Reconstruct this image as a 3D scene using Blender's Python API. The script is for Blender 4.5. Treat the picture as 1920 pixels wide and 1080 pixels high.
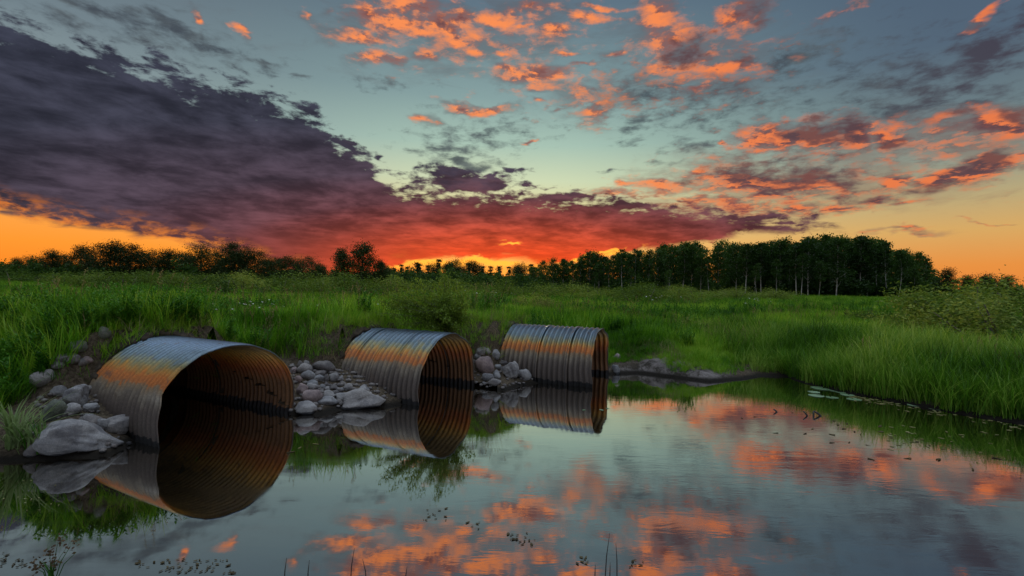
import bpy, bmesh, math, random
import numpy as np
from mathutils import Vector, Matrix, Euler

for _o in list(bpy.data.objects):
    bpy.data.objects.remove(_o, do_unlink=True)
scene = bpy.context.scene
COL = scene.collection
R = math.radians

# ------------------------------------------------------------------ camera
CAM_POS = Vector((0.0, 0.0, 2.0))
PITCH, ROLL, FPX = R(0.48), R(1.26), 900.0
cam_rot = Matrix.Rotation(R(90) + PITCH, 3, 'X') @ Matrix.Rotation(ROLL, 3, 'Z')
cam = bpy.data.objects.new('camera', bpy.data.cameras.new('camera'))
COL.objects.link(cam)
cam.matrix_world = Matrix.Translation(CAM_POS) @ cam_rot.to_4x4()
cam.data.sensor_width = 36.0
cam.data.lens = 36.0 * FPX / 1920.0
cam.data.clip_start, cam.data.clip_end = 0.05, 5000.0
scene.camera = cam


def ray(px, py):
    """direction in the world towards a place seen in the photograph"""
    return (cam_rot @ Vector(((px - 960) / FPX, -(py - 540) / FPX, -1.0))).normalized()


def at(px, py, z=0.0):
    """the point of height z seen there"""
    d = ray(px, py)
    t = (z - CAM_POS.z) / d.z
    return CAM_POS + d * t


def at_y(px, py, y):
    """the point at forward distance y seen there"""
    d = ray(px, py)
    return CAM_POS + d * (y / d.y)


def azel(px, py):
    d = ray(px, py)
    return math.atan2(d.x, d.y), math.asin(d.z)


def lin(r, g, b):
    f = lambda c: (c / 255 / 12.92) if c / 255 <= 0.04045 else ((c / 255 + 0.055) / 1.055) ** 2.4
    return (f(r), f(g), f(b), 1.0)


# ------------------------------------------------------------------ node helper
class Nodes:
    def __init__(self, tree):
        self.t = tree
        tree.nodes.clear()

    def new(self, kind, **kw):
        n = self.t.nodes.new(kind)
        for k, v in kw.items():
            setattr(n, k, v)
        return n

    def put(self, sock, v):
        if isinstance(v, bpy.types.NodeSocket):
            self.t.links.new(v, sock)
        elif v is not None:
            sock.default_value = v

    def m(self, op, a, b=None, c=None, clamp=False):
        n = self.new('ShaderNodeMath', operation=op, use_clamp=clamp)
        for i, v in enumerate((a, b, c)):
            self.put(n.inputs[i], v)
        return n.outputs[0]

    def vm(self, op, a, b=None, scale=None, out=0):
        n = self.new('ShaderNodeVectorMath', operation=op)
        self.put(n.inputs[0], a)
        if b is not None:
            self.put(n.inputs[1], b)
        if scale is not None:
            self.put(n.inputs['Scale'], scale)
        return n.outputs[out]

    def xyz(self, x=0.0, y=0.0, z=0.0):
        n = self.new('ShaderNodeCombineXYZ')
        for i, v in enumerate((x, y, z)):
            self.put(n.inputs[i], v)
        return n.outputs[0]

    def sep(self, v):
        n = self.new('ShaderNodeSeparateXYZ')
        self.put(n.inputs[0], v)
        return n.outputs

    def rng(self, v, a, b, c=0.0, d=1.0, kind='SMOOTHSTEP'):
        n = self.new('ShaderNodeMapRange', interpolation_type=kind, clamp=True) if kind == 'LINEAR' else \
            self.new('ShaderNodeMapRange', interpolation_type=kind, clamp=False)
        for i, x in enumerate((v, a, b, c, d)):
            self.put(n.inputs[i], x)
        return n.outputs[0]

    def mix(self, f, a, b, blend='MIX'):
        n = self.new('ShaderNodeMix', data_type='RGBA', blend_type=blend)
        self.put(n.inputs[0], f)
        self.put(n.inputs[6], a)
        self.put(n.inputs[7], b)
        return n.outputs[2]

    def ramp(self, f, stops, interp='LINEAR'):
        n = self.new('ShaderNodeValToRGB')
        cr = n.color_ramp
        cr.interpolation = interp
        while len(cr.elements) > 1:
            cr.elements.remove(cr.elements[-1])
        cr.elements[0].position, cr.elements[0].color = stops[0]
        for p, c in stops[1:]:
            e = cr.elements.new(p)
            e.color = c
        self.put(n.inputs[0], f)
        return n.outputs[0]

    def curve(self, f, pts):
        n = self.new('ShaderNodeFloatCurve')
        cu = n.mapping.curves[0]
        cu.points[0].location = pts[0]
        cu.points[1].location = pts[-1]
        for p in pts[1:-1]:
            cu.points.new(*p)
        n.mapping.update()
        self.put(n.inputs[1], f)
        return n.outputs[0]

    def noise(self, v, scale, detail=4.0, rough=0.5, dist=0.0, out=0, **kw):
        n = self.new('ShaderNodeTexNoise', **kw)
        self.put(n.inputs['Vector'], v)
        self.put(n.inputs['Scale'], scale)
        self.put(n.inputs['Detail'], detail)
        self.put(n.inputs['Roughness'], rough)
        self.put(n.inputs['Distortion'], dist)
        return n.outputs[out]


# ------------------------------------------------------------------ sky
SUN_AZ, SUN_EL = R(-3.6), R(5.0)
world = bpy.data.worlds.new('World')
scene.world = world
world.use_nodes = True
N = Nodes(world.node_tree)
D = N.new('ShaderNodeTexCoord').outputs['Generated']
dx, dy, dz = N.sep(D)
AZ = N.m('ARCTAN2', dx, dy)                                   # 0 ahead, + to the right
EL = N.m('ARCSINE', N.m('MINIMUM', N.m('MAXIMUM', dz, -1.0), 1.0))
# the clouds drift on a flat layer high above: its plan coordinates
inv = N.m('DIVIDE', 1.0, N.m('ADD', N.m('MAXIMUM', dz, 0.0), 0.11))
PLAN = N.vm('SCALE', N.xyz(dx, dy, 0.0), scale=inv)
AE = N.xyz(AZ, EL, 0.0)
AE2 = N.vm('MULTIPLY', AE, (1.0, 2.0, 1.0))
w1 = N.noise(AE2, 7.0, 4.0, 0.6)
w2 = N.noise(N.vm('ADD', AE2, (7.3, 3.1, 0.0)), 7.0, 4.0, 0.6)
AZW = N.m('MULTIPLY_ADD', N.m('SUBTRACT', w1, 0.5), 0.14, AZ)
ELW = N.m('MULTIPLY_ADD', N.m('SUBTRACT', w2, 0.5), 0.075, EL)
fb_big = N.noise(PLAN, 2.3, 5.0, 0.55, 0.4)
fb_mid = N.noise(PLAN, 6.5, 7.0, 0.62, 0.3)
sun_v = N.vm('ADD', PLAN, (0.0, 0.075, 0.0))
fb_sun = N.noise(sun_v, 6.5, 7.0, 0.62, 0.3)                  # the same field one step nearer the sun
fb_fine = N.noise(N.vm('MULTIPLY', AE, (1.0, 2.4, 1.0)), 26.0, 6.0, 0.62, 0.2)
fb_streak = N.noise(N.vm('MULTIPLY', AE, (1.0, 3.2, 1.0)), 9.0, 6.0, 0.6, 0.5)


CHAIN = [None]


def blobs(lst):
    """soft elliptical cloud patches (photo x, y, half width, half height, tilt, weight), laid out by azimuth and elevation"""
    acc = None
    for k, b in enumerate(lst):
        if k % 8 == 0:                                        # evaluated in short runs, one after the other (the shader stack is small)
            last = acc if acc is not None else CHAIN[0]
            vec = N.xyz(AZW if last is None else N.m('MULTIPLY_ADD', last, 1e-6, AZW), ELW, 0.0)
        px, py, rx, ry = b[:4]
        rot = b[4] if len(b) > 4 else 0.0
        wgt = b[5] if len(b) > 5 else 1.0
        a, e = azel(px, py)
        a2, e2 = azel(px + 10, py)
        a3, e3 = azel(px, py - 10)
        n = N.new('ShaderNodeMapping', vector_type='TEXTURE')
        N.put(n.inputs['Vector'], vec)
        n.inputs['Location'].default_value = (a, e, 0)
        tilt = -R(rot) + math.atan2(e2 - e, a2 - a)
        n.inputs['Rotation'].default_value = (0, 0, tilt)
        n.inputs['Scale'].default_value = (rx * math.hypot(a2 - a, e2 - e) / 10, ry * math.hypot(a3 - a, e3 - e) / 10, 1.0)
        ln = N.vm('LENGTH', n.outputs[0], out=1)
        v = N.m('MULTIPLY_ADD', ln, -0.5 * wgt, wgt)          # wgt at the centre, half of it on the rim
        acc = v if acc is None else N.m('MAXIMUM', acc, v)
    CHAIN[0] = N.m('MAXIMUM', acc, 0.0)
    return CHAIN[0]


def deg(stops):
    return [(d / 45.0, lin(*c)) for d, c in stops]


EL45 = N.m('MULTIPLY', EL, 1 / R(45))
clear_c = N.ramp(EL45, deg([(0, (255, 118, 26)), (3, (255, 150, 44)), (6, (240, 190, 110)), (10, (214, 206, 150)), (13, (198, 212, 176)),
                            (17, (160, 190, 176)), (22, (128, 157, 158)), (31, (92, 114, 130)), (40, (104, 112, 124))]))
clear_l = N.ramp(EL45, deg([(0, (250, 125, 28)), (3.5, (255, 150, 42)), (6.5, (250, 165, 70)), (11, (190, 180, 150)), (16, (140, 156, 158)),
                            (22, (112, 128, 136)), (31, (86, 100, 114)), (40, (104, 112, 124))]))
clear_r = N.ramp(EL45, deg([(0, (232, 125, 50)), (3.2, (230, 142, 62)), (6.3, (214, 166, 95)), (9, (186, 166, 118)), (12.6, (136, 148, 136)),
                            (16.5, (104, 122, 128)), (22, (80, 98, 116)), (31, (72, 90, 112)), (40, (104, 112, 124))]))
clear_b = N.ramp(EL45, deg([(0, (150, 130, 135)), (8, (140, 135, 150)), (20, (110, 122, 140)), (40, (104, 112, 124))]))
clear = N.mix(N.rng(AZ, R(4), R(44)), clear_c, clear_r)
clear = N.mix(N.rng(AZ, R(-4), R(-44)), clear, clear_l)
clear = N.mix(N.rng(N.m('ABSOLUTE', AZ), R(60), R(130)), clear, clear_b)
nish = N.new('ShaderNodeTexSky', sky_type='NISHITA', sun_disc=False)
nish.sun_elevation, nish.sun_rotation = SUN_EL, SUN_AZ
clear = N.mix(0.005, clear, nish.outputs[0], 'ADD')
# added fill for the ground: overhead sky brightened, above everything the water mirrors
SKY_FILL = 9.0
zen = N.rng(EL, R(34), R(72), 1.0, SKY_FILL)

# --- grey wisps
L_grey = [(330, 58, 150, 26, 24, .95), (200, 20, 110, 24, 25, .95), (505, 120, 48, 13, 15, .95), (712, 160, 60, 15, 5, .85), (575, 146, 34, 6, 0, .8),
          (1205, 175, 150, 40, -12, .95), (1195, 235, 40, 42, 0, .85), (1300, 272, 70, 18, -5, .9), (1490, 110, 120, 48, -12, .92), (1660, 145, 36, 16, -15, .95),
          (1700, 208, 140, 30, -8, .95), (1740, 190, 70, 22, 0, .95), (1860, 95, 110, 50, -32, 1.15), (1790, 165, 80, 22, -18, .85), (1420, 150, 60, 20, 0, .8),
          (850, 275, 85, 20, 3, .95), (870, 300, 95, 14, 3, 1.05), (1155, 326, 30, 6, -10, .9), (900, 250, 60, 8, 5, .85), (1240, 300, 40, 10, 0, .7),
          (1350, 375, 90, 14, 2, .9), (1560, 300, 60, 14, -8, .8), (1640, 372, 110, 14, -12, .95), (1830, 205, 90, 25, -10, .85), (830, 160, 30, 8, 0, .6),
          (1080, 200, 60, 20, 0, .6), (100, 30, 120, 30, 20, .8), (1050, 230, 40, 14, 0, .6), (1330, 180, 300, 110, 0, .76), (1700, 170, 230, 130, 0, .78), (900, 250, 170, 60, 0, .74), (1500, 330, 300, 80, 0, .76), (300, 60, 260, 70, 20, .76)]
g_m = blobs(L_grey)
grey = N.rng(N.m('ADD', g_m, N.m('MULTIPLY', N.m('SUBTRACT', fb_fine, 0.5), 1.5)), 0.42, 1.0)
grey_col = N.mix(N.rng(fb_mid, 0.35, 0.65), lin(60, 66, 76), lin(88, 96, 100))
grey_col = N.mix(N.rng(AZ, R(30), R(46)), grey_col, lin(66, 60, 72))
sky = N.mix(N.m('MULTIPLY', grey, 0.88), clear, grey_col)

# --- orange lit puffs
L_puff = [(690, 28, 50, 28, 0, 1.), (750, 40, 70, 34, 10, 1.1), (825, 48, 60, 32, 15, 1.1), (860, 40, 60, 26, 0, 1.05), (930, 38, 48, 22, -5, 1.05), (690, 72, 58, 15, 5, 1.05),
          (715, 108, 62, 15, 8, .92), (795, 110, 34, 15, 0, 1.), (770, 5, 90, 18, 0, 1.), (890, 98, 32, 12, 0, .95), (950, 106, 26, 10, 0, .9), (1000, 145, 82, 26, 0, 1.1),
          (960, 132, 40, 14, 0, 1.), (892, 195, 72, 10, 4, 1.), (1038, 66, 36, 17, -10, 1.), (1100, 32, 74, 13, 3, .95), (1115, 8, 46, 10, 0, 1.), (1145, 98, 32, 11, 0, 1.),
          (1225, 30, 60, 45, 20, 1.02), (1265, 75, 70, 42, -5, 1.05), (1210, 15, 40, 25, 0, 1.), (1390, 35, 60, 40, -20, .95), (1355, 126, 66, 20, -6, 1.08), (1312, 160, 32, 14, 0, 1.),
          (1260, 128, 46, 16, 0, .9), (1220, 132, 30, 14, 0, .85), (450, 56, 20, 10, 0, .95), (370, 32, 12, 12, 30, .95), (565, 24, 14, 10, 0, .85), (620, 18, 30, 22, 0, .75),
          (1120, 205, 60, 26, -10, .82), (1560, 25, 60, 16, -30, .75), (1490, 258, 120, 28, -6, 1.3), (1425, 268, 60, 18, -15, 1.1), (1600, 252, 46, 34, 30, 1.35), (1672, 262, 50, 26, 0, 1.2), (1850, 242, 100, 30, 0, 1.3),
          (1430, 337, 205, 30, 1, 1.2), (1240, 350, 70, 18, 5, .95), (1190, 348, 26, 10, 0, 1.), (1240, 355, 34, 14, 0, 1.), (1700, 330, 52, 13, -12, 1.05), (1812, 322, 80, 26, -14, 1.3), (1745, 352, 60, 16, -12, 1.),
          (1905, 312, 44, 14, 0, 1.02), (1562, 395, 60, 14, 0, 1.0), (1490, 390, 60, 16, 0, 1.), (1620, 375, 60, 14, -8, .95), (1690, 436, 90, 5, -3, .9), (1860, 414, 60, 4, 0, .8), (1870, 22, 36, 9, -32, .95),
          (780, 221, 34, 12, 0, .92), (985, 268, 18, 6, 0, .95), (1000, 190, 24, 8, 0, .8), (1045, 203, 30, 6, 0, .85), (930, 60, 30, 12, 0, .8), (1170, 130, 40, 12, 0, .6),
          (1330, 300, 60, 8, 0, .7), (1290, 330, 50, 14, -5, 1.0), (1690, 385, 60, 9, -8, .9), (1430, 400, 80, 9, 0, .95), (1150, 365, 60, 12, 0, 1.0), (1010, 20, 50, 14, 0, .95), (1060, 95, 30, 9, 0, .95), (980, 52, 24, 9, 0, .95), (1085, 120, 30, 8, 0, .85), (1290, 100, 60, 30, -15, 1.05), (1330, 60, 30, 18, 0, .8), (860, 75, 50, 14, 8, 1.0), (780, 62, 40, 14, 0, 1.0), (1560, 340, 60, 18, 8, 1.0), (1350, 272, 14, 9, 0, 1.), (1010, 168, 60, 14, 0, .9), (900, 70, 330, 95, 0, .69), (1290, 110, 200, 110, 0, .74), (1500, 340, 330, 70, 0, .80), (1100, 180, 160, 60, 0, .66), (1760, 270, 170, 60, 0, .74), (1350, 385, 200, 30, 0, .85)]
p_m = blobs(L_puff)
p_d = N.m('ADD', p_m, N.m('MULTIPLY', N.m('SUBTRACT', N.m('ADD', N.m('MULTIPLY', fb_fine, 0.6), N.m('MULTIPLY', fb_mid, 0.4)), 0.5), 1.75))
puff = N.rng(p_d, 0.42, 1.02)
thick = N.rng(p_d, 0.70, 1.25)
skirt = N.rng(N.m('ADD', p_m, N.m('MULTIPLY', N.m('SUBTRACT', fb_streak, 0.5), 1.3)), 0.30, 0.75)
sky = N.mix(N.m('MULTIPLY', skirt, 0.50), sky, N.mix(N.rng(EL, R(20), R(8)), lin(96, 94, 98), lin(150, 118, 98)))
lit = N.rng(N.m('SUBTRACT', fb_mid, fb_sun), -0.10, 0.09)
lit = N.m('MULTIPLY_ADD', N.rng(fb_fine, 0.34, 0.68), 0.45, N.m('MULTIPLY', lit, 0.55))
p_bright = N.mix(N.rng(AZ, R(8), R(34)), lin(255, 146, 84), lin(236, 124, 72))
p_low = N.mix(N.rng(EL, R(16), R(9)), lin(150, 96, 88), lin(168, 84, 72))
p_low = N.mix(N.rng(AZ, R(15), R(35)), p_low, lin(112, 76, 78))
p_col = N.mix(N.rng(lit, 0.22, 0.72), p_low, p_bright)
p_col = N.mix(N.m('MULTIPLY', thick, N.rng(lit, 0.72, 0.30, 0.0, 0.85)), p_col, lin(82, 60, 70))
L_dusk = [(1545, 243, 70, 22, -4, 1.25), (1592, 246, 26, 26, 20, 1.2), (1470, 318, 130, 20, 0, 1.15), (1580, 330, 70, 20, 5, 1.1), (1360, 322, 60, 16, 0, 1.0), (1900, 214, 50, 24, 0, 1.25), (1795, 222, 30, 12, 0, 1.0),
          (1835, 312, 44, 14, -12, 1.2), (1750, 350, 50, 14, -10, 1.1), (1685, 276, 30, 12, 0, 1.0), (1290, 95, 50, 30, -15, 1.1), (1380, 105, 50, 14, 0, 1.0), (1425, 25, 40, 30, 0, .95), (1470, 345, 60, 10, 0, .9), (1590, 372, 60, 12, 0, 1.0), (1270, 340, 40, 10, 0, .8)]
dusk = N.rng(N.m('ADD', blobs(L_dusk), N.m('MULTIPLY', N.m('SUBTRACT', fb_fine, 0.5), 1.3)), 0.40, 0.85)
p_col = N.mix(N.m('MULTIPLY', dusk, 0.88), p_col, lin(88, 64, 70))
sky = N.mix(N.m('MULTIPLY', puff, 0.95), sky, p_col)

# --- the long dark bank from upper left down to the horizon
AZN = N.m('MULTIPLY_ADD', AZ, 1 / R(110), 0.5)                # -55..55 deg -> 0..1


def edge(pts, left):
    out = [(0.0, left)]
    for px, py in pts:
        a, e = azel(px, py)
        out.append(((a / R(110)) + 0.5, e / R(45)))
    return out


top_pts = edge([(0, 22), (100, 55), (230, 98), (420, 150), (560, 195), (620, 240), (690, 285), (735, 345), (800, 352), (960, 360), (1120, 370), (1300, 388), (1450, 400), (1570, 425), (1620, 465)], 0.60)
top_pts.append((1.0, 0.02))
bot_pts = edge([(0, 400), (120, 424), (260, 446), (400, 470), (500, 500), (590, 525), (700, 525), (765, 494), (900, 487), (985, 489), (1010, 500), (1160, 478), (1300, 460), (1420, 440), (1560, 436), (1620, 450)], 0.165)
bot_pts.append((1.0, 0.2))
e_top = N.m('MULTIPLY', N.curve(AZN, top_pts), R(45))
e_bot = N.m('MULTIPLY', N.curve(AZN, bot_pts), R(45))
wob = N.m('ADD', N.m('MULTIPLY', N.m('SUBTRACT', fb_mid, 0.5), R(9)), N.m('MULTIPLY', N.m('SUBTRACT', fb_fine, 0.5), R(8)))
d_top = N.m('ADD', N.m('SUBTRACT', e_top, EL), N.m('MULTIPLY', wob, N.rng(EL, R(4), R(16), 0.35, 1.0)))
d_bot = N.m('ADD', N.m('SUBTRACT', EL, e_bot), N.m('MULTIPLY', N.m('SUBTRACT', fb_streak, 0.5), R(3.2)))
bank = N.m('MULTIPLY', N.rng(d_top, R(-0.4), R(1.5)), N.rng(d_bot, R(-0.35), R(0.6)))
L_tower = [(875, 340, 95, 26, 0, 1.25), (850, 325, 70, 22, 0, 1.1), (1040, 376, 110, 15, 2, 1.05), (650, 272, 60, 14, 25, .95), (720, 300, 40, 9, 25, .8), (690, 348, 110, 10, 4, .92), (900, 320, 110, 9, 2, .95),
           (1180, 392, 120, 14, 2, 1.05), (1330, 428, 190, 16, 0, 1.1), (1220, 448, 170, 14, -4, 1.05), (1480, 418, 90, 10, 0, .95), (1400, 405, 140, 14, 2, 1.0), (1000, 350, 60, 8, 0, .8)]
t_m = blobs(L_tower)
tower = N.rng(N.m('ADD', t_m, N.m('MULTIPLY', N.m('SUBTRACT', fb_fine, 0.5), 1.4)), 0.50, 0.82)
bank = N.m('MULTIPLY', N.m('MAXIMUM', bank, tower), N.rng(AZ, R(62), R(56)))
bank = N.m('MULTIPLY', bank, N.rng(AZ, R(-120), R(-70)))
s_sun = N.m('SQRT', N.m('ADD', N.m('POWER', N.m('MULTIPLY', N.m('SUBTRACT', AZ, R(1)), 0.30), 2.0), N.m('POWER', EL, 2.0)))
b_col = N.ramp(N.m('MULTIPLY', s_sun, 1 / R(45)), deg([(2.4, (255, 108, 26)), (4.4, (240, 80, 36)), (6.4, (198, 74, 44)), (8.8, (140, 64, 54)), (11, (96, 60, 64)),
                                                        (14, (72, 60, 70)), (19, (56, 57, 69)), (30, (48, 55, 69))]))
streak_l = N.rng(N.m('ADD', N.m('ADD', N.m('MULTIPLY', fb_big, 0.34), N.m('MULTIPLY', fb_streak, 0.40)), N.m('MULTIPLY', fb_mid, 0.26)), 0.38, 0.66)
b_hi = N.mix(1.0, b_col, (1.85, 1.8, 1.85, 1), 'MULTIPLY')
b_lo = N.mix(1.0, b_col, (0.52, 0.52, 0.55, 1), 'MULTIPLY')
b_col2 = N.mix(streak_l, b_lo, b_hi)
b_col2 = N.mix(N.rng(EL, R(3), R(8), 0.25, 0.9), b_col, b_col2)
# thin rims of the bank let the glow behind through
rim = N.m('MULTIPLY', N.rng(d_top, R(2.4), R(0.2)), N.rng(fb_fine, 0.40, 0.62))
b_col2 = N.mix(N.m('MULTIPLY', rim, N.rng(EL, R(9), R(15), 0.0, 0.45)), b_col2, lin(66, 66, 84))
fringe = N.m('MULTIPLY', N.m('MULTIPLY', N.rng(d_bot, R(2.6), R(0.1)), N.rng(fb_fine, 0.42, 0.64)), N.rng(AZ, R(-8), R(-26)))
b_col2 = N.mix(N.m('MULTIPLY', fringe, 0.8), b_col2, lin(246, 138, 52))
sky = N.mix(bank, sky, b_col2)
# burning gaps under the bank where the sun went down
L_glow = [(870, 497, 150, 9, 0, 1.2), (1110, 481, 100, 5, -14, .9), (965, 455, 38, 4, -4, .95), (1140, 480, 60, 7, -12, .9), (1200, 470, 30, 6, -8, .8)]
gl = N.rng(N.m('ADD', blobs(L_glow), N.m('MULTIPLY', N.m('SUBTRACT', fb_fine, 0.5), 0.9)), 0.52, 0.9)
sky = N.mix(gl, sky, (1.5, 0.58, 0.06, 1))

below = N.rng(EL, R(-1.5), R(0.0))
sky = N.mix(below, (0.035, 0.035, 0.03, 1), sky)
bg = N.new('ShaderNodeBackground')
N.put(bg.inputs[0], sky)
N.put(bg.inputs[1], zen)
world.cycles.sampling_method = 'MANUAL'
world.cycles.sample_map_resolution = 512
N.t.links.new(bg.outputs[0], N.new('ShaderNodeOutputWorld').inputs[0])

# ------------------------------------------------------------------ last light of the sun, view
sun = bpy.data.objects.new('sun', bpy.data.lights.new('sun', 'SUN'))
COL.objects.link(sun)
sun.data.energy, sun.data.angle, sun.data.color = 2.0, R(6), (1.0, 0.74, 0.40)
sd = Vector((math.sin(SUN_AZ) * math.cos(SUN_EL), math.cos(SUN_AZ) * math.cos(SUN_EL), math.sin(SUN_EL)))
sun.rotation_euler = (-sd).to_track_quat('-Z', 'Y').to_euler()
sun.location = (-20, 300, 40)
scene.view_settings.view_transform = 'Standard'
scene.view_settings.look = 'None'
scene.view_settings.gamma = 1.0
scene.view_settings.use_curve_mapping = False
scene.view_settings.exposure = 0.0
scene.render.engine = 'CYCLES'
scene.cycles.use_denoising = True
scene.cycles.max_bounces = 7
scene.cycles.diffuse_bounces = 3
scene.cycles.glossy_bounces = 4
scene.cycles.transmission_bounces = 3
scene.cycles.transparent_max_bounces = 6
scene.cycles.sample_clamp_indirect = 6.0

# ------------------------------------------------------------------ mesh helpers
rng = np.random.default_rng(11)
random.seed(11)


def mesh_np(name, verts, quads=None, tris=None, smooth=False, attrs=None, mats=()):
    """a mesh from numpy arrays"""
    me = bpy.data.meshes.new(name)
    verts = np.asarray(verts, np.float32)
    parts, totals = [], []
    for f, k in ((quads, 4), (tris, 3)):
        if f is not None and len(f):
            parts.append(np.asarray(f, np.int32).reshape(-1))
            totals.append(np.full(len(f), k, np.int32))
    loops = np.concatenate(parts)
    totals = np.concatenate(totals)
    starts = np.concatenate([[0], np.cumsum(totals)[:-1]]).astype(np.int32)
    me.vertices.add(len(verts))
    me.vertices.foreach_set('co', verts.reshape(-1))
    me.loops.add(len(loops))
    me.loops.foreach_set('vertex_index', loops)
    me.polygons.add(len(totals))
    me.polygons.foreach_set('loop_start', starts)
    me.polygons.foreach_set('loop_total', totals)
    if smooth:
        me.polygons.foreach_set('use_smooth', np.ones(len(totals), bool))
    for k, v in (attrs or {}).items():
        a = me.attributes.new(k, 'FLOAT', 'POINT')
        a.data.foreach_set('value', np.asarray(v, np.float32))
    for m in mats:
        me.materials.append(m)
    me.update(calc_edges=True)
    return me


class Bag:
    """collects pieces of geometry for ONE mesh"""
    def __init__(self):
        self.v, self.q, self.t, self.a, self.n = [], [], [], [], 0

    def add(self, v, q=None, t=None, tint=0.5):
        v = np.asarray(v, float).reshape(-1, 3)
        self.v.append(v)
        if q is not None and len(q):
            self.q.append(np.asarray(q) + self.n)
        if t is not None and len(t):
            self.t.append(np.asarray(t) + self.n)
        self.a.append(np.full(len(v), tint) if np.isscalar(tint) else np.asarray(tint))
        self.n += len(v)

    def tube(self, pts, radii, sides=5, tint=0.5, cap=True):
        pts = np.asarray(pts, float)
        radii = np.broadcast_to(radii, (len(pts),))
        tan = np.gradient(pts, axis=0)
        tan /= np.linalg.norm(tan, axis=1, keepdims=True) + 1e-9
        ref = np.array([0, 0, 1.0]) if abs(tan[0][2]) < 0.9 else np.array([1.0, 0, 0])
        ang = np.arange(sides) / sides * 2 * np.pi
        vs = []
        for p, t, r in zip(pts, tan, radii):
            u = np.cross(ref, t)
            u /= np.linalg.norm(u) + 1e-9
            w = np.cross(t, u)
            vs.append(p + r * (np.cos(ang)[:, None] * u + np.sin(ang)[:, None] * w))
        q = [(i * sides + j, i * sides + (j + 1) % sides, (i + 1) * sides + (j + 1) % sides, (i + 1) * sides + j)
             for i in range(len(pts) - 1) for j in range(sides)]
        vs = np.concatenate(vs)
        t = []
        if cap:
            vs = np.concatenate([vs, pts[-1:]])
            b = (len(pts) - 1) * sides
            t = [(b + j, b + (j + 1) % sides, len(vs) - 1) for j in range(sides)]
        self.add(vs, q, t, tint)

    def leaves(self, c, size, up=0.35, aspect=0.5, tint=None):
        """leaf-shaped faces at points c"""
        n = len(c)
        d = rng.normal(size=(n, 3))
        d[:, 2] += up
        d /= np.linalg.norm(d, axis=1, keepdims=True)
        e = np.cross(d, rng.normal(size=(n, 3)))
        e /= np.linalg.norm(e, axis=1, keepdims=True) + 1e-9
        f = np.cross(d, e)
        s = (size * rng.uniform(0.65, 1.3, n))[:, None]
        v = np.stack([c - d * s * .5, c + e * s * aspect * .5 + f * s * .08, c + d * s * .5, c - e * s * aspect * .5 + f * s * .08], 1)
        q = np.arange(n * 4).reshape(n, 4)
        tt = rng.random(n) if tint is None else tint
        self.add(v.reshape(-1, 3), q, None, np.repeat(tt, 4))

    def blade(self, base, az, length, width, lean, droop, seg=4, tint=0.5):
        """an arching grass blade"""
        d = np.array([math.cos(az), math.sin(az), 0.0])
        side = np.array([-d[1], d[0], 0.0])
        p = np.array(base, float)
        ang = lean
        rows = []
        for i in range(seg + 1):
            f = i / seg
            w = width * (1 - f ** 1.6) * (0.75 + 0.5 * min(f * 3, 1)) * .5
            rows.append((p - side * w, p + side * w) if i < seg else (p,))
            p = p + (d * math.sin(ang) + np.array([0, 0, math.cos(ang)])) * length / seg
            ang += droop / seg
        v = np.array([x for r in rows for x in r])
        q = [(2 * i, 2 * i + 1, 2 * i + 3, 2 * i + 2) for i in range(seg - 1)]
        t = [(2 * seg - 2, 2 * seg - 1, 2 * seg)]
        self.add(v, q, t, tint)

    def mesh(self, name, mats, smooth=False):
        return mesh_np(name, np.concatenate(self.v), np.concatenate(self.q) if self.q else None,
                       np.concatenate(self.t) if self.t else None, smooth, {'tint': np.concatenate(self.a)}, mats)


def obj(name, me, parent=None, loc=None, rot=None, scale=None):
    o = bpy.data.objects.new(name, me)
    COL.objects.link(o)
    if parent is not None:
        o.parent = parent
    if loc is not None:
        o.location = loc
    if rot is not None:
        o.rotation_euler = rot
    if scale is not None:
        o.scale = scale
    return o


def tag(o, label=None, cat=None, group=None, kind=None):
    for k, v in (('label', label), ('category', cat), ('group', group), ('kind', kind)):
        if v:
            o[k] = v
    return o


def nth(i):
    return ['first', 'second', 'third', 'fourth', 'fifth', 'sixth', 'seventh', 'eighth', 'ninth', 'tenth', 'eleventh', 'twelfth', 'thirteenth',
            'fourteenth', 'fifteenth', 'sixteenth', 'seventeenth', 'eighteenth', 'nineteenth', 'twentieth', 'twenty-first', 'twenty-second',
            'twenty-third', 'twenty-fourth', 'twenty-fifth', 'twenty-sixth', 'twenty-seventh', 'twenty-eighth', 'twenty-ninth', 'thirtieth'][i]


def sstep(x, a, b):
    t = np.clip((np.asarray(x, float) - a) / (b - a), 0, 1)
    return t * t * (3 - 2 * t)


# ------------------------------------------------------------------ materials
def material(name):
    m = bpy.data.materials.new(name)
    m.use_nodes = True
    n = Nodes(m.node_tree)
    return m, n, n.new('ShaderNodeOutputMaterial')


def principled(n, out, color, rough=0.6, metal=0.0, normal=None, spec=0.5):
    b = n.new('ShaderNodeBsdfPrincipled')
    n.put(b.inputs['Base Color'], color)
    n.put(b.inputs['Roughness'], rough)
    n.put(b.inputs['Metallic'], metal)
    n.put(b.inputs['Specular IOR Level'], spec)
    if normal is not None:
        n.put(b.inputs['Normal'], normal)
    n.t.links.new(b.outputs[0], out.inputs[0])
    return b


def bump(n, h, strength=0.5, dist=0.02):
    b = n.new('ShaderNodeBump')
    n.put(b.inputs['Strength'], strength)
    n.put(b.inputs['Distance'], dist)
    n.put(b.inputs['Height'], h)
    return b.outputs[0]


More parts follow.
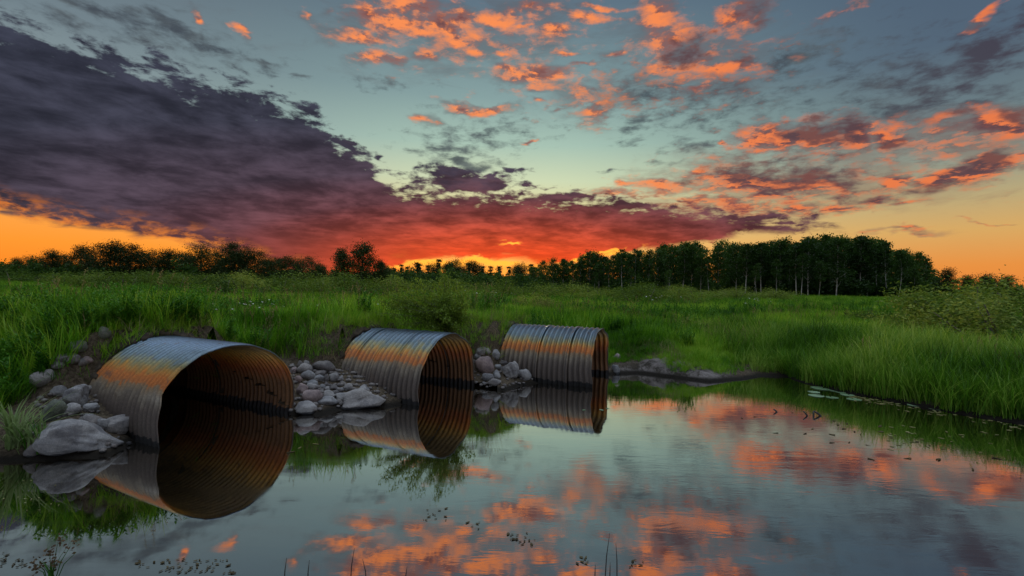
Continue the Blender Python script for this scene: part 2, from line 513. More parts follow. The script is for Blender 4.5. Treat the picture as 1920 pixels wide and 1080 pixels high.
def leafy(name, dark, mid, light, patch=0.25, trans=0.4, per_instance=True):
    """foliage: a diffuse, slightly glossy and translucent leaf whose hue varies by leaf, plant and patch of ground"""
    m, n, out = material(name)
    at_ = n.new('ShaderNodeAttribute', attribute_name='tint')
    oi = n.new('ShaderNodeObjectInfo')
    pn = n.noise(oi.outputs['Location'], patch, 3.0, 0.55)
    f = n.m('ADD', n.m('MULTIPLY', at_.outputs['Fac'], 0.38), n.m('ADD', n.m('MULTIPLY', oi.outputs['Random'], 0.18), n.m('MULTIPLY', n.rng(pn, 0.36, 0.64), 0.44)))
    c = n.ramp(f, [(0.12, dark), (0.5, mid), (0.9, light)])
    d = n.new('ShaderNodeBsdfDiffuse')
    t = n.new('ShaderNodeBsdfTranslucent')
    g = n.new('ShaderNodeBsdfGlossy')
    n.put(d.inputs[0], c)
    n.put(t.inputs[0], c)
    g.inputs[0].default_value = (1, 1, 1, 1)
    g.inputs['Roughness'].default_value = 0.45
    mx = n.new('ShaderNodeMixShader')
    mx.inputs[0].default_value = trans
    n.t.links.new(d.outputs[0], mx.inputs[1])
    n.t.links.new(t.outputs[0], mx.inputs[2])
    m2 = n.new('ShaderNodeMixShader')
    m2.inputs[0].default_value = 0.014
    n.t.links.new(mx.outputs[0], m2.inputs[1])
    n.t.links.new(g.outputs[0], m2.inputs[2])
    n.t.links.new(m2.outputs[0], out.inputs[0])
    return m


def C(r, g, b):
    return (r, g, b, 1.0)


M_grass = leafy('grass_blade', C(.020, .075, .004), C(.130, .350, .010), C(.40, .56, .050), patch=0.55)
M_reed = leafy('reed_blade', C(.016, .056, .004), C(.100, .260, .010), C(.36, .48, .075), patch=0.5)
M_sedge = leafy('sedge_blade', C(.10, .17, .05), C(.19, .27, .08), C(.34, .40, .20), patch=0.5)
M_dry = leafy('dry_grass', C(.16, .11, .05), C(.26, .20, .09), C(.38, .31, .16), patch=0.6)
M_weed = leafy('weed_leaf', C(.024, .092, .006), C(.060, .195, .011), C(.15, .32, .03), patch=0.4)
M_willow = leafy('willow_leaf', C(.034, .076, .008), C(.120, .205, .020), C(.32, .38, .070), patch=0.06)
M_aspen = leafy('aspen_leaf', C(.016, .044, .006), C(.038, .092, .011), C(.085, .160, .024), patch=0.05)
M_dark = leafy('dark_leaf', C(.020, .036, .008), C(.034, .056, .011), C(.052, .075, .016), patch=0.05, trans=0.08)
M_bush = leafy('bush_leaf', C(.070, .130, .014), C(.200, .310, .030), C(.46, .54, .12), patch=0.4)
M_pad = leafy('lily_leaf', C(.09, .15, .07), C(.15, .24, .12), C(.24, .34, .20), patch=1.5, trans=0.1)
M_seedhead = leafy('seed_head', C(.10, .075, .03), C(.22, .17, .07), C(.38, .31, .15), patch=.5)
M_fleck = leafy('floating_leaf', C(.13, .12, .04), C(.24, .23, .09), C(.36, .36, .18), patch=1.5, trans=0.1)
M_brown = leafy('brown_leaf', C(.04, .030, .014), C(.08, .060, .026), C(.14, .11, .05), patch=1.5, trans=0.1)


def plain(name, c, rough=0.7, var=0.35, scale=20.0):
    m, n, out = material(name)
    tc = n.new('ShaderNodeTexCoord').outputs['Object']
    k = n.noise(tc, scale, 4.0, 0.6)
    col = n.mix(n.rng(k, 0.3, 0.7), C(*[x * (1 - var) for x in c]), C(*[min(1, x * (1 + var)) for x in c]))
    principled(n, out, col, rough, 0.0, bump(n, k, 0.4, 0.01))
    return m


M_bark = plain('pale_bark', (.40, .39, .34), 0.8, 0.55, 1.6)
M_bark_dark = plain('dark_bark', (.09, .075, .05), 0.85, 0.4, 4.0)
M_twig = plain('wet_twig', (.030, .024, .018), 0.5, 0.4, 30.0)
M_petal = plain('white_petal', (.78, .78, .72), 0.6, 0.08, 30.0)
M_yellow = plain('yellow_floret', (.65, .42, .04), 0.6, 0.2, 40.0)
M_seed = plain('brown_seed', (.10, .060, .022), 0.8, 0.4, 60.0)


def rock_material(name, base, tint, wet_line=0.045):
    m, n, out = material(name)
    geo = n.new('ShaderNodeNewGeometry').outputs['Position']
    oi = n.new('ShaderNodeObjectInfo')
    big = n.noise(geo, 5.0, 5.0, 0.6)
    fine = n.noise(geo, 38.0, 6.0, 0.7)
    speck = n.noise(geo, 140.0, 2.0, 0.5)
    c = n.mix(n.rng(oi.outputs['Random'], 0.1, 0.9, 0, 1, 'LINEAR'), base, tint)
    c = n.mix(n.rng(big, 0.3, 0.7), n.mix(1.0, c, C(.62, .62, .64), 'MULTIPLY'), n.mix(1.0, c, C(1.25, 1.24, 1.2), 'MULTIPLY'))
    c = n.mix(n.rng(fine, 0.44, 0.72), c, n.mix(1.0, c, C(1.35, 1.34, 1.32), 'MULTIPLY'))
    c = n.mix(n.rng(speck, 0.58, 0.66), c, n.mix(1.0, c, C(.55, .55, .56), 'MULTIPLY'))
    z = n.sep(geo)[2]
    wl = n.m('ADD', z, n.m('MULTIPLY', n.m('SUBTRACT', n.noise(geo, 9.0, 5.0, 0.65), 0.5), -0.09))
    wet = n.rng(wl, wet_line + 0.012, wet_line)
    c = n.mix(wet, c, n.mix(1.0, c, C(.20, .21, .23), 'MULTIPLY'))
    h = n.m('ADD', n.m('MULTIPLY', big, 0.6), n.m('MULTIPLY', fine, 0.4))
    principled(n, out, c, n.m('MULTIPLY_ADD', wet, -0.45, 0.85), 0.0, bump(n, h, 0.9, 0.05), 0.3)
    return m


M_rock = rock_material('grey_granite', C(.25, .25, .25), C(.28, .26, .24))
M_rock_pink = rock_material('pink_granite', C(.30, .225, .205), C(.27, .22, .21))
M_rock_moss = rock_material('mossy_granite', C(.14, .165, .12), C(.16, .165, .13))
M_rock_brown = rock_material('brown_stone', C(.20, .18, .165), C(.18, .165, .155))

# ------------------------------------------------------------------ the culverts' places (needed by the ground)
# front centre x, y, centre height, radius, axis angle, visible length
PIPES = [(-3.83, 6.72, 0.22, 0.965, R(27.0), 1.86), (-1.17, 9.24, 0.135, 1.03, R(24.0), 1.90), (2.08, 11.08, 0.235, 0.955, R(22.5), 2.20)]


def pipe_ts(p, x, y):
    ax, ay = -math.cos(p[4]), math.sin(p[4])
    sx, sy = math.sin(p[4]), math.cos(p[4])
    ux, uy = x - p[0], y - p[1]
    return ux * ax + uy * ay, ux * sx + uy * sy


# ------------------------------------------------------------------ ground
_sh = [(0, 868), (100, 864), (215, 855), (258, 826), (420, 800), (556, 778), (600, 781), (645, 768), (720, 765), (770, 757), (830, 740), (893, 727), (940, 735), (985, 722),
       (1060, 712), (1150, 702), (1200, 700), (1262, 708), (1330, 717), (1395, 713), (1436, 706), (1470, 707), (1500, 717), (1560, 733), (1650, 749), (1750, 768), (1850, 786), (1920, 797)]
SHORE = [(-30, 1.3), (-14, 3.6), (-8.5, 4.7)] + [(at(*q).x, at(*q).y) for q in _sh] + [(11.5, 7.5), (18, 6.2), (34, 1.3)]
SHORE = np.array(SHORE)


def shore_dist(x, y):
    """distance inland from the water's edge (negative over the water)"""
    x, y = np.asarray(x, float), np.asarray(y, float)
    best = np.full(x.shape, 1e9)
    inside = np.zeros(x.shape, bool)
    P = np.vstack([SHORE, SHORE[:1]])
    for (x0, y0), (x1, y1) in zip(P[:-1], P[1:]):
        ex, ey = x1 - x0, y1 - y0
        t = np.clip(((x - x0) * ex + (y - y0) * ey) / (ex * ex + ey * ey), 0, 1)
        best = np.minimum(best, np.hypot(x - x0 - t * ex, y - y0 - t * ey))
        c = (y0 > y) != (y1 > y)
        inside ^= c & (x < (ex * (y - y0) / (ey if ey != 0 else 1e-9) + x0))
    return np.where(inside, -best, best)


def bumps(x, y):
    return (0.5 * np.sin(x * 0.9 + 1.3 * np.sin(y * 0.5)) * np.sin(y * 0.8 + 0.7) + 0.3 * np.sin(x * 2.3 + y * 1.1) * np.sin(y * 2.7 - x * 0.6)
            + 0.2 * np.sin(x * 5.1 - y * 3.3 + 1.0) * np.sin(y * 6.1 + x * 1.7))


def height(x, y, carve=True):
    x, y = np.asarray(x, float), np.asarray(y, float)
    d = shore_dist(x, y)
    right = sstep(x, 3.2, 6.5) * (1 - sstep(y, 12, 26))
    zf = 1.02 - 0.52 * right + 0.10 * sstep(-x, 2, 6)
    L = 2.0 - 0.7 * sstep(x, 2.5, 4.0) + 0.4 * right
    z = zf * (1 - np.exp(-np.maximum(d, 0) / L))
    z = z + (0.55 + 0.45 * sstep(x, 5, 25)) * sstep(y, 24, 72) + 0.35 * sstep(y, 80, 300)
    z = z + bumps(x, y) * (0.05 + 0.05 * sstep(y, 14, 30)) * sstep(d, 0.3, 2.5)
    z = z + bumps(x * 3.1, y * 3.1) * 0.06 * sstep(d, 0.0, 0.4)
    spit = 1 - sstep(np.hypot((x - 3.45) / 1.25, (y - 12.15) / 0.75), 0.2, 1.0)
    z = z + spit * sstep(d, 0.0, 0.25) * (0.11 + 0.12 * bumps(x * 4.3 + 1, y * 4.3) + 0.07 * bumps(x * 9.7, y * 9.7 + 2))
    z = np.where(d < 0, -0.55 * sstep(-d, -0.2, 1.3) - 0.04, z)
    z = np.where((y < 1.4) & (d > 0), np.minimum(0.5, d * 0.4), z)
    for p in PIPES:
        t, s = pipe_ts(p, x, y)
        m = (p[2] + p[3] + 0.13) * sstep(t, p[5] - 0.22, p[5] + 0.12) * (1 - sstep(np.abs(s), 0.75, 1.9)) * (1 - sstep(t, 4.5, 9.0) * 0.4)
        z = np.where(m > 0.02, np.maximum(z, m), z)
        if carve:
            z = np.where((t < p[5] - 0.05) & (t > -0.6) & (np.abs(s) < 0.84 * p[3]), -0.55, z)
    return z


def hit(px, py, far=400.0):
    """where the view towards a place in the photograph meets the ground"""
    d = ray(px, py)
    t = 2.5 * 1.012 ** np.arange(430)
    t = t[t < far]
    xs, ys, zs = d.x * t, d.y * t, 2.0 + d.z * t
    g = np.maximum(height(xs, ys), 0.0)
    k = np.nonzero(zs <= g)[0]
    i = k[0] if len(k) else len(t) - 1
    return Vector((xs[i], ys[i], g[i]))


def build_ground():
    rows = [-4 + 0.125 * i for i in range(150)]
    while rows[-1] < 900:
        rows.append(rows[-1] + max(0.125, (rows[-1] - 14) * 0.045))
    rows = np.array(rows)
    nu = 301
    u = np.linspace(-1, 1, nu)
    W = np.maximum(19, rows * 1.6)
    X = u[None, :] * W[:, None]
    Y = np.repeat(rows[:, None], nu, 1)
    Z = height(X, Y)
    n0, n1 = X.shape
    idx = np.arange(n0 * n1).reshape(n0, n1)
    q = np.stack([idx[:-1, :-1], idx[:-1, 1:], idx[1:, 1:], idx[1:, :-1]], -1).reshape(-1, 4)
    fz = Z.reshape(-1)[q]
    fx, fy = X.reshape(-1)[q].mean(1), Y.reshape(-1)[q].mean(1)
    kill = np.zeros(len(q), bool)
    for p in PIPES:
        t, s = pipe_ts(p, fx, fy)
        roof = p[2] + np.sqrt(np.maximum(p[3] ** 2 - s ** 2, 0))
        zc = fz.mean(1)
        kill |= (np.abs(s) < 0.99 * p[3]) & (t > -0.6) & (t < 4.5) & (zc < roof + 0.01) & ((zc > -0.45) | (np.ptp(fz, axis=1) > 0.2))
    q = q[~kill]
    d = shore_dist(X, Y)
    mud = (1 - sstep(np.hypot((X - 3.9) / 1.6, (Y - 11.8) / 0.9), 0.7, 1.15))
    me = mesh_np('ground', np.stack([X, Y, Z], -1).reshape(-1, 3), q, None, True,
                 {'inland': np.clip(d, -1, 50).reshape(-1), 'mud': mud.reshape(-1)})
    m, n, out = material('earth')
    geo = n.new('ShaderNodeNewGeometry').outputs['Position']
    inl = n.new('ShaderNodeAttribute', attribute_name='inland').outputs['Fac']
    md = n.new('ShaderNodeAttribute', attribute_name='mud').outputs['Fac']
    a, b = n.noise(geo, 2.2, 6.0, 0.65), n.noise(geo, 24.0, 5.0, 0.7)
    soil = n.mix(n.rng(b, 0.35, 0.7), C(.050, .037, .022), C(.15, .115, .075))
    turf = n.mix(n.rng(a, 0.35, 0.65), C(.040, .062, .012), C(.085, .10, .022))
    c = n.mix(n.rng(n.m('ADD', inl, a), 2.2, 3.0), soil, turf)
    silt = n.mix(n.rng(n.m('ADD', n.m('MULTIPLY', a, 0.75), n.m('MULTIPLY', b, 0.25)), 0.42, 0.60), C(.040, .034, .024), C(.23, .20, .18))
    c = n.mix(md, c, silt)
    z = n.sep(geo)[2]
    c = n.mix(n.rng(n.m('ADD', z, n.m('MULTIPLY', a, -0.08)), 0.06, -0.01), c, C(.015, .012, .008))
    principled(n, out, c, 0.95, 0.0, bump(n, n.m('ADD', n.m('MULTIPLY', a, 0.5), b), 0.8, 0.05), 0.2)
    me.materials.append(m)
    tag(obj('ground', me), kind='structure')


build_ground()

# ------------------------------------------------------------------ water
def build_water():
    xs, ys = np.linspace(-34, 38, 60), np.linspace(0.2, 15, 30)
    X, Y = np.meshgrid(xs, ys)
    idx = np.arange(X.size).reshape(X.shape)
    q = np.stack([idx[:-1, :-1], idx[:-1, 1:], idx[1:, 1:], idx[1:, :-1]], -1).reshape(-1, 4)
    me = mesh_np('water', np.stack([X, Y, 0 * X], -1).reshape(-1, 3), q, None, True)
    m, n, out = material('pond_water')
    geo = n.new('ShaderNodeNewGeometry').outputs['Position']
    flow = n.new('ShaderNodeMapping')
    n.put(flow.inputs['Vector'], geo)
    flow.inputs['Rotation'].default_value = (0, 0, R(-24))
    flow.inputs['Scale'].default_value = (0.45, 1.6, 1.0)
    w0 = n.noise(flow.outputs[0], 0.8, 2.0, 0.5, 0.6)
    w1 = n.noise(flow.outputs[0], 4.5, 4.0, 0.55, 0.8)
    w2 = n.noise(flow.outputs[0], 17.0, 3.0, 0.6, 0.3)
    x, y, _ = n.sep(geo)
    # the current ripples in the open pool, the sheltered side lies still
    calm = n.rng(n.m('ADD', x, n.m('MULTIPLY', w0, 3.0)), -1.6, 4.2, 0.10, 1.0)
    eddy = n.vm('LENGTH', n.vm('MULTIPLY', n.vm('SUBTRACT', geo, (2.5, 5.7, 0.0)), (0.45, 0.9, 0.0)), out=1)
    calm = n.m('MULTIPLY', calm, n.rng(eddy, 1.2, 0.2, 1.0, 2.6))
    h = n.m('ADD', n.m('MULTIPLY', w1, 0.6), n.m('MULTIPLY', n.m('MULTIPLY', w2, n.rng(w0, 0.42, 0.62)), 0.16))
    nrm = bump(n, n.m('MULTIPLY', h, calm), 0.022, 0.05)
    lw = n.new('ShaderNodeFresnel')
    lw.inputs['IOR'].default_value = 2.2
    n.put(lw.inputs['Normal'], nrm)
    bed = n.mix(n.rng(w1, 0.35, 0.7), C(.004, .0035, .002), C(.017, .011, .005))
    d = n.new('ShaderNodeBsdfDiffuse')
    n.put(d.inputs[0], bed)
    g = n.new('ShaderNodeBsdfGlossy')
    g.inputs[0].default_value = (0.97, 0.97, 0.95, 1)
    film = n.noise(flow.outputs[0], 1.7, 6.0, 0.65, 1.2)
    n.put(g.inputs['Roughness'], n.rng(film, 0.46, 0.66, 0.016, 0.075))
    n.put(g.inputs['Normal'], nrm)
    mx = n.new('ShaderNodeMixShader')
    n.put(mx.inputs[0], n.m('MULTIPLY_ADD', lw.outputs[0], 0.95, 0.36, clamp=True))
    n.t.links.new(d.outputs[0], mx.inputs[1])
    n.t.links.new(g.outputs[0], mx.inputs[2])
    n.t.links.new(mx.outputs[0], out.inputs[0])
    me.materials.append(m)
    tag(obj('water', me), kind='structure')


build_water()


# ------------------------------------------------------------------ culverts
def steel(inside):
    m, n, out = material('rusty_inside_steel' if inside else 'weathered_steel')
    geo = n.new('ShaderNodeNewGeometry').outputs['Position']
    x, y, z = n.sep(geo)
    streak = n.noise(n.vm('MULTIPLY', geo, (7.0, 7.0, 0.9)), 1.0, 5.0, 0.6)
    blot = n.noise(geo, 3.2, 6.0, 0.62)
    grit = n.noise(geo, 42.0, 5.0, 0.7)
    zz = n.m('ADD', z, n.m('ADD', n.m('MULTIPLY', n.m('SUBTRACT', streak, 0.5), 0.24), n.m('MULTIPLY', n.m('SUBTRACT', blot, 0.5), 0.17)))
    if inside:
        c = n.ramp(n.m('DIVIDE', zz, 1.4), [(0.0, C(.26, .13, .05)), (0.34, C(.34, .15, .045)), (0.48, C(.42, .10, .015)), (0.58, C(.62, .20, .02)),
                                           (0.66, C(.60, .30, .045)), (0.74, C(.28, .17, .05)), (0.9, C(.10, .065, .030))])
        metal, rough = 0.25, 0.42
    else:
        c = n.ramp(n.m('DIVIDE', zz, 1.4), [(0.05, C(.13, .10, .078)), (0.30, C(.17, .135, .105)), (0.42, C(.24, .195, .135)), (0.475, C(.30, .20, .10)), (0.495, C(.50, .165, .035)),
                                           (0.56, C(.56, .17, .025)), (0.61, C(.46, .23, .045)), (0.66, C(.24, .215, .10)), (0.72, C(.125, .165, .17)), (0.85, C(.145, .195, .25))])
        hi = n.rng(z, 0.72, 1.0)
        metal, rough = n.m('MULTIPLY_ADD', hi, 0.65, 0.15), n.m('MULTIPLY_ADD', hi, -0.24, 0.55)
    # dried silt hangs in darker tongues below the high-water line
    tong = n.m('MULTIPLY', n.rng(n.m('ADD', z, n.m('MULTIPLY', n.m('SUBTRACT', streak, 0.5), 0.75)), 0.62, 0.48), 0.55)
    c = n.mix(tong, c, n.mix(1.0, c, C(.55, .52, .53), 'MULTIPLY'))
    c = n.mix(n.rng(grit, 0.40, 0.72), n.mix(1.0, c, C(.78, .78, .78), 'MULTIPLY'), n.mix(1.0, c, C(1.16, 1.16, 1.16), 'MULTIPLY'))
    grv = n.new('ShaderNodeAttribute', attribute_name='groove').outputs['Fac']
    groove_shade = n.m('MULTIPLY', n.rng(n.m('ADD', grv, n.m('MULTIPLY', n.m('SUBTRACT', blot, 0.5), 0.9)), 0.45, 0.95), 0.62)  # rib shading put into the colour: corrugation valleys darkened, patchily
    c = n.mix(groove_shade, c, n.mix(1.0, c, C(.30, .27, .25), 'MULTIPLY'))
    scab = n.rng(n.noise(n.vm('MULTIPLY', geo, (9.0, 9.0, 3.0)), 1.0, 7.0, 0.7), 0.56, 0.66)
    c = n.mix(n.m('MULTIPLY', scab, 0.7), c, C(.115, .045, .016) if inside else C(.105, .070, .045))
    # a black wet line just above the water
    jag = n.noise(n.vm('MULTIPLY', geo, (11.0, 11.0, 2.0)), 1.0, 3.0, 0.6)
    low = n.noise(geo, 1.3, 2.0, 0.5)
    wl = n.m('ADD', z, n.m('ADD', n.m('MULTIPLY', n.m('SUBTRACT', jag, 0.5), -0.17), n.m('MULTIPLY', n.m('SUBTRACT', low, 0.5), -0.12)))
    wet = n.rng(wl, 0.098, 0.088)
    c = n.mix(wet, c, C(.006, .005, .004))
    b = principled(n, out, c, rough, metal, bump(n, n.m('ADD', grit, n.m('MULTIPLY', blot, 0.6)), 0.25, 0.012))
    return m


def build_soil_lip(p, k):
    """the cut bank lying over the back of a pipe"""
    fx, fy, cz, r0, phi, vis = p
    a = np.array([-math.cos(phi), math.sin(phi), 0.0])
    s = np.array([math.sin(phi), math.cos(phi), 0.0])
    r = np.random.default_rng(70 + k)
    th = np.linspace(-0.10, math.pi + 0.12, 90)
    nz = lambda am: am * (np.sin(th * 9 + k) * .5 + np.sin(th * 23 + 2 * k) * .3 + r.normal(size=len(th)) * .35)
    rows = []
    for dt, dr, am in ((.02, -.03, .02), (-.05, .02, .05), (-.02, .06, .06), (.04, .10, .06), (.14, .15, .06), (.3, .20, .06), (.55, .22, .06), (.9, .18, .05), (1.4, -.05, .0)):
        t, rr = vis + dt + nz(am), r0 + dr + nz(am * .5)
        rows.append(np.array([fx, fy, cz]) + a * t[:, None] + s * (rr * np.cos(th))[:, None] + np.array([0, 0, 1.0]) * (rr * np.sin(th))[:, None])
    n = len(th)
    q = [(i * n + j, i * n + j + 1, (i + 1) * n + j + 1, (i + 1) * n + j) for i in range(len(rows) - 1) for j in range(n - 1)]
    me = mesh_np('soil_bank', np.concatenate(rows), q, None, False, None, (M_soil,))
    tag(obj('soil_bank', me), kind='structure')


M_soil = plain('dark_soil', (.060, .045, .028), 0.95, 0.5, 14.0)
for k_, p_ in enumerate(PIPES):
    build_soil_lip(p_, k_)
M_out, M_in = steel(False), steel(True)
M_seam = plain('dark_seam', (.07, .075, .08), 0.6, 0.4, 12.0)


def build_culvert(p, label, pitch, amp, seams, ragged):
    fx, fy, cz, r0, phi, vis = p
    a = np.array([-math.cos(phi), math.sin(phi), 0.0])
    s = np.array([math.sin(phi), math.cos(phi), 0.0])
    up = np.array([0, 0, 1.0])
    root = bpy.data.objects.new('culvert_pipe', None)
    COL.objects.link(root)
    root.location = (fx, fy, 0.0)
    tag(root, label, 'culvert')
    nt, L = 104, 3.9
    th = np.arange(nt) / nt * 2 * np.pi
    # the cut front edge is not quite true
    front = 0.016 * np.sin(3 * th + 1) + 0.010 * np.sin(7 * th + ragged) + 0.006 * np.sin(17 * th) - 0.035 * np.exp(-((th - 0.9) / .16) ** 2)
    if ragged:
        front = front + 0.055 * sstep(th, 1.95, 2.03) * (1 - sstep(th, 2.75, 2.8)) + 0.02 * sstep(th, 2.3, 2.34)
    sag = 1 + 0.010 * np.sin(2 * th + ragged) + 0.006 * np.sin(5 * th) - 0.014 * np.exp(-((th - 2.35 - .2 * fx) / .22) ** 2) - 0.010 * np.exp(-((th - 1.2) / .15) ** 2)
    ts = np.concatenate([np.arange(0, 2.9, pitch / 6), np.linspace(2.9, L, 8)])

    def ring(t, rad):
        tt = t + front * max(0.0, 1 - t / 0.6)
        rr = rad * sag
        return a[None] * tt[:, None] + s[None] * (rr * np.cos(th))[:, None] + up[None] * (cz + rr * np.sin(th))[:, None]

    wave = lambda t: amp * math.cos(2 * math.pi * t / pitch) * (0.35 + 0.65 * min(1, t / 0.12))
    vo = np.concatenate([ring(t, r0 + wave(t)) for t in ts])
    vi = np.concatenate([ring(t, r0 + wave(t) - 0.007) for t in ts])
    i, j = np.meshgrid(np.arange(len(ts) - 1), np.arange(nt), indexing='ij')
    k = (j + 1) % nt
    q = np.stack([i * nt + j, i * nt + k, (i + 1) * nt + k, (i + 1) * nt + j], -1).reshape(-1, 4)
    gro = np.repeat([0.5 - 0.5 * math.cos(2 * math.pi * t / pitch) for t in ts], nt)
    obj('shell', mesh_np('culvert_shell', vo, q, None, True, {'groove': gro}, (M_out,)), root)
    qi = q[:, ::-1]
    end = np.array([a * L + up * cz])
    t_end = [((len(ts) - 1) * nt + int(b), (len(ts) - 1) * nt + (int(b) + 1) % nt, len(vi)) for b in range(nt)]
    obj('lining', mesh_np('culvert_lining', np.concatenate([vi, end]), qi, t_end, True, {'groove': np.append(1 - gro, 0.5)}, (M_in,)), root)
    # rolled edge round the mouth
    prof = [(-0.006, 0.004), (-0.010, -0.003), (-0.004, -0.012), (0.006, -0.010), (0.006, 0.006)]
    vr = np.concatenate([ring(d, r0 + wave(0) + e) for d, e in prof])
    qr = [(m * nt + b, m * nt + (b + 1) % nt, ((m + 1) % 5) * nt + (b + 1) % nt, ((m + 1) % 5) * nt + b) for m in range(5) for b in range(nt)]
    obj('rim', mesh_np('culvert_rim', vr, qr, None, True, None, (M_out,)), root)
    for t0 in seams:                                           # lapped joints between the pipe lengths
        prof = [(-0.020, -0.004), (-0.018, amp + 0.006), (0.016, amp + 0.007), (0.019, -0.006)]
        vs = np.concatenate([ring(t0 + d, r0 + e) for d, e in prof])
        qs = [(m * nt + b, m * nt + (b + 1) % nt, (m + 1) * nt + (b + 1) % nt, (m + 1) * nt + b) for m in range(3) for b in range(nt)]
        obj('seam_band', mesh_np('culvert_seam', vs, qs, None, False, None, (M_out,)), root)
        vs = np.concatenate([ring(t0 + d, r0 + e) for d, e in [(0.020, -amp), (0.021, amp + 0.0015), (0.0245, amp + 0.0015), (0.025, -amp)]])
        obj('seam_gap', mesh_np('culvert_gap', vs, qs, None, False, None, (M_seam,)), root)


build_culvert(PIPES[0], 'wide rusty corrugated culvert at left, its gaping mouth beside the big slab boulder', 0.100, 0.026, [], 1.7)
build_culvert(PIPES[1], 'middle corrugated culvert with double seams, under the overhanging willow bush', 0.104, 0.025, [0.62, 1.08, 1.55], 0.0)
build_culvert(PIPES[2], 'farthest corrugated culvert, end of the three, beside the bare mud bank', 0.118, 0.025, [0.55, 1.25], 0.0)


# ------------------------------------------------------------------ rocks
def rock_mesh(name, seed, sub=3, cuts=7, flat=0.0):
    r = np.random.default_rng(seed)
    bm = bmesh.new()
    bmesh.ops.create_icosphere(bm, subdivisions=sub, radius=1.0)
    v = np.array([x.co[:] for x in bm.verts])
    d = v.copy()
    rad = np.ones(len(v))
    for _ in range(cuts):                                      # worn facets
        nrm = r.normal(size=3)
        nrm /= np.linalg.norm(nrm)
        h = r.uniform(0.50 if sub > 3 else 0.60, 0.92)
        c = d @ nrm
        lim = np.where(c > 0.05, h / np.maximum(c, 0.05), 9)
        rad = np.where(lim < rad, lim, rad)
    for f, am in ((1.6, .09), (3.4, .05), (7.5, .022), (15, .010 if sub > 3 else 0)):
        w = r.normal(size=(3, 3)) * f
        ph = r.uniform(0, 6, 3)
        rad = rad + am * (np.sin(d @ w[0] + ph[0]) * np.sin(d @ w[1] + ph[1]) + 0.6 * np.sin(d @ w[2] + ph[2]))
    v = d * rad[:, None]
    ext = np.ptp(v, axis=0)
    v = (v - v.min(0) - ext / 2) / ext                         # unit box
    for b, c in zip(bm.verts, v):
        b.co = c
    for f in bm.faces:
        f.smooth = True
    me = bpy.data.meshes.new(name)
    bm.to_mesh(me)
    bm.free()
    return me


ROCKS = [rock_mesh('stone_shape', 100 + k, 3, 5 + k % 4) for k in range(9)]
_rock_mats = {'g': M_rock, 'p': M_rock_pink, 'm': M_rock_moss, 'b': M_rock_brown}
_rock_cache = {}


def stone_mesh(k, mat):
    if (k, mat) not in _rock_cache:
        me = ROCKS[k].copy()
        me.materials.append(_rock_mats[mat])
        _rock_cache[(k, mat)] = me
    return _rock_cache[(k, mat)]


def place_rock(px, py, w, h, mat, label, group, me=None, roll=None, deep=0.85, name='rock', lift=0.0):
    """a stone seen centred at px, py in the photograph, w by h there"""
    base = hit(px, py + h * 0.42)
    dist = base.y
    W, H = w * dist / FPX, h * dist / FPX
    # the far part of the stone sits behind the place where it touches the ground
    c = base + Vector((base.x, base.y, 0)).normalized() * W * deep * 0.30
    me = me or stone_mesh(random.randrange(len(ROCKS)), mat)
    o = obj(name, me, None, (c.x, c.y, base.z + H * (0.40 + lift)), None, (W * 1.06, W * deep * random.uniform(.9, 1.1), H * 1.16))
    o.rotation_euler = (random.uniform(-.12, .12), R(roll) if roll is not None else random.uniform(-.22, .22), math.atan2(-c.x, c.y) + (random.choice((0, math.pi)) if roll is None else 0))
    return tag(o, label, 'rock', group)


G12, GL, G23 = 'stones heaped between the first two culverts', 'stones left of the first culvert', 'stones heaped between the last two culverts'
A = lambda x, y, w, h: (540 + x / 6.75, 640 + y / 6.75, w / 6.75, h / 6.75)
B = lambda x, y, w, h: (60 + x / 4.5, 640 + y / 4.5, w / 4.5, h / 4.5)
E = lambda x, y, w, h: (880 + x / 6.4, 620 + y / 6.4, w / 6.4, h / 6.4)
hero = [rock_mesh('boulder_shape', 300 + k, 5, c) for k, c in enumerate((9, 5, 8, 7))]
for v_ in hero[0].vertices:                                    # the slab is high at one end and runs out in a wedge
    v_.co.z = (v_.co.z + .5) * (1.0 - 0.50 * max(0.0, v_.co.x + .15)) - .5
for me_ in hero:
    me_.materials.append(M_rock)
place_rock(*B(420, 815, 560, 275), 'g', 'largest grey slab boulder at the waterline, left of the first culvert mouth', GL, hero[0], 9, 0.6)
place_rock(*A(960, 768, 510, 235), 'g', 'large pale boulder lying in the water against the middle culvert', G12, hero[1], -6, 0.7)
place_rock(*A(455, 335, 270, 150), 'b', 'largest angular brownish boulder at the top of the stone heap', G12, None, 4)
place_rock(*E(180, 470, 230, 230), 'p', 'large pale pinkish boulder against the mouth of the middle culvert', G23, None, 8)
place_rock(*E(485, 505, 210, 200), 'g', 'squarish grey boulder leaning on the side of the farthest culvert', G23, hero[2], 0)
place_rock(*B(360, 500, 170, 180), 'g', 'tall blocky grey boulder midway up the stones left of the first culvert', GL, hero[3], 0)
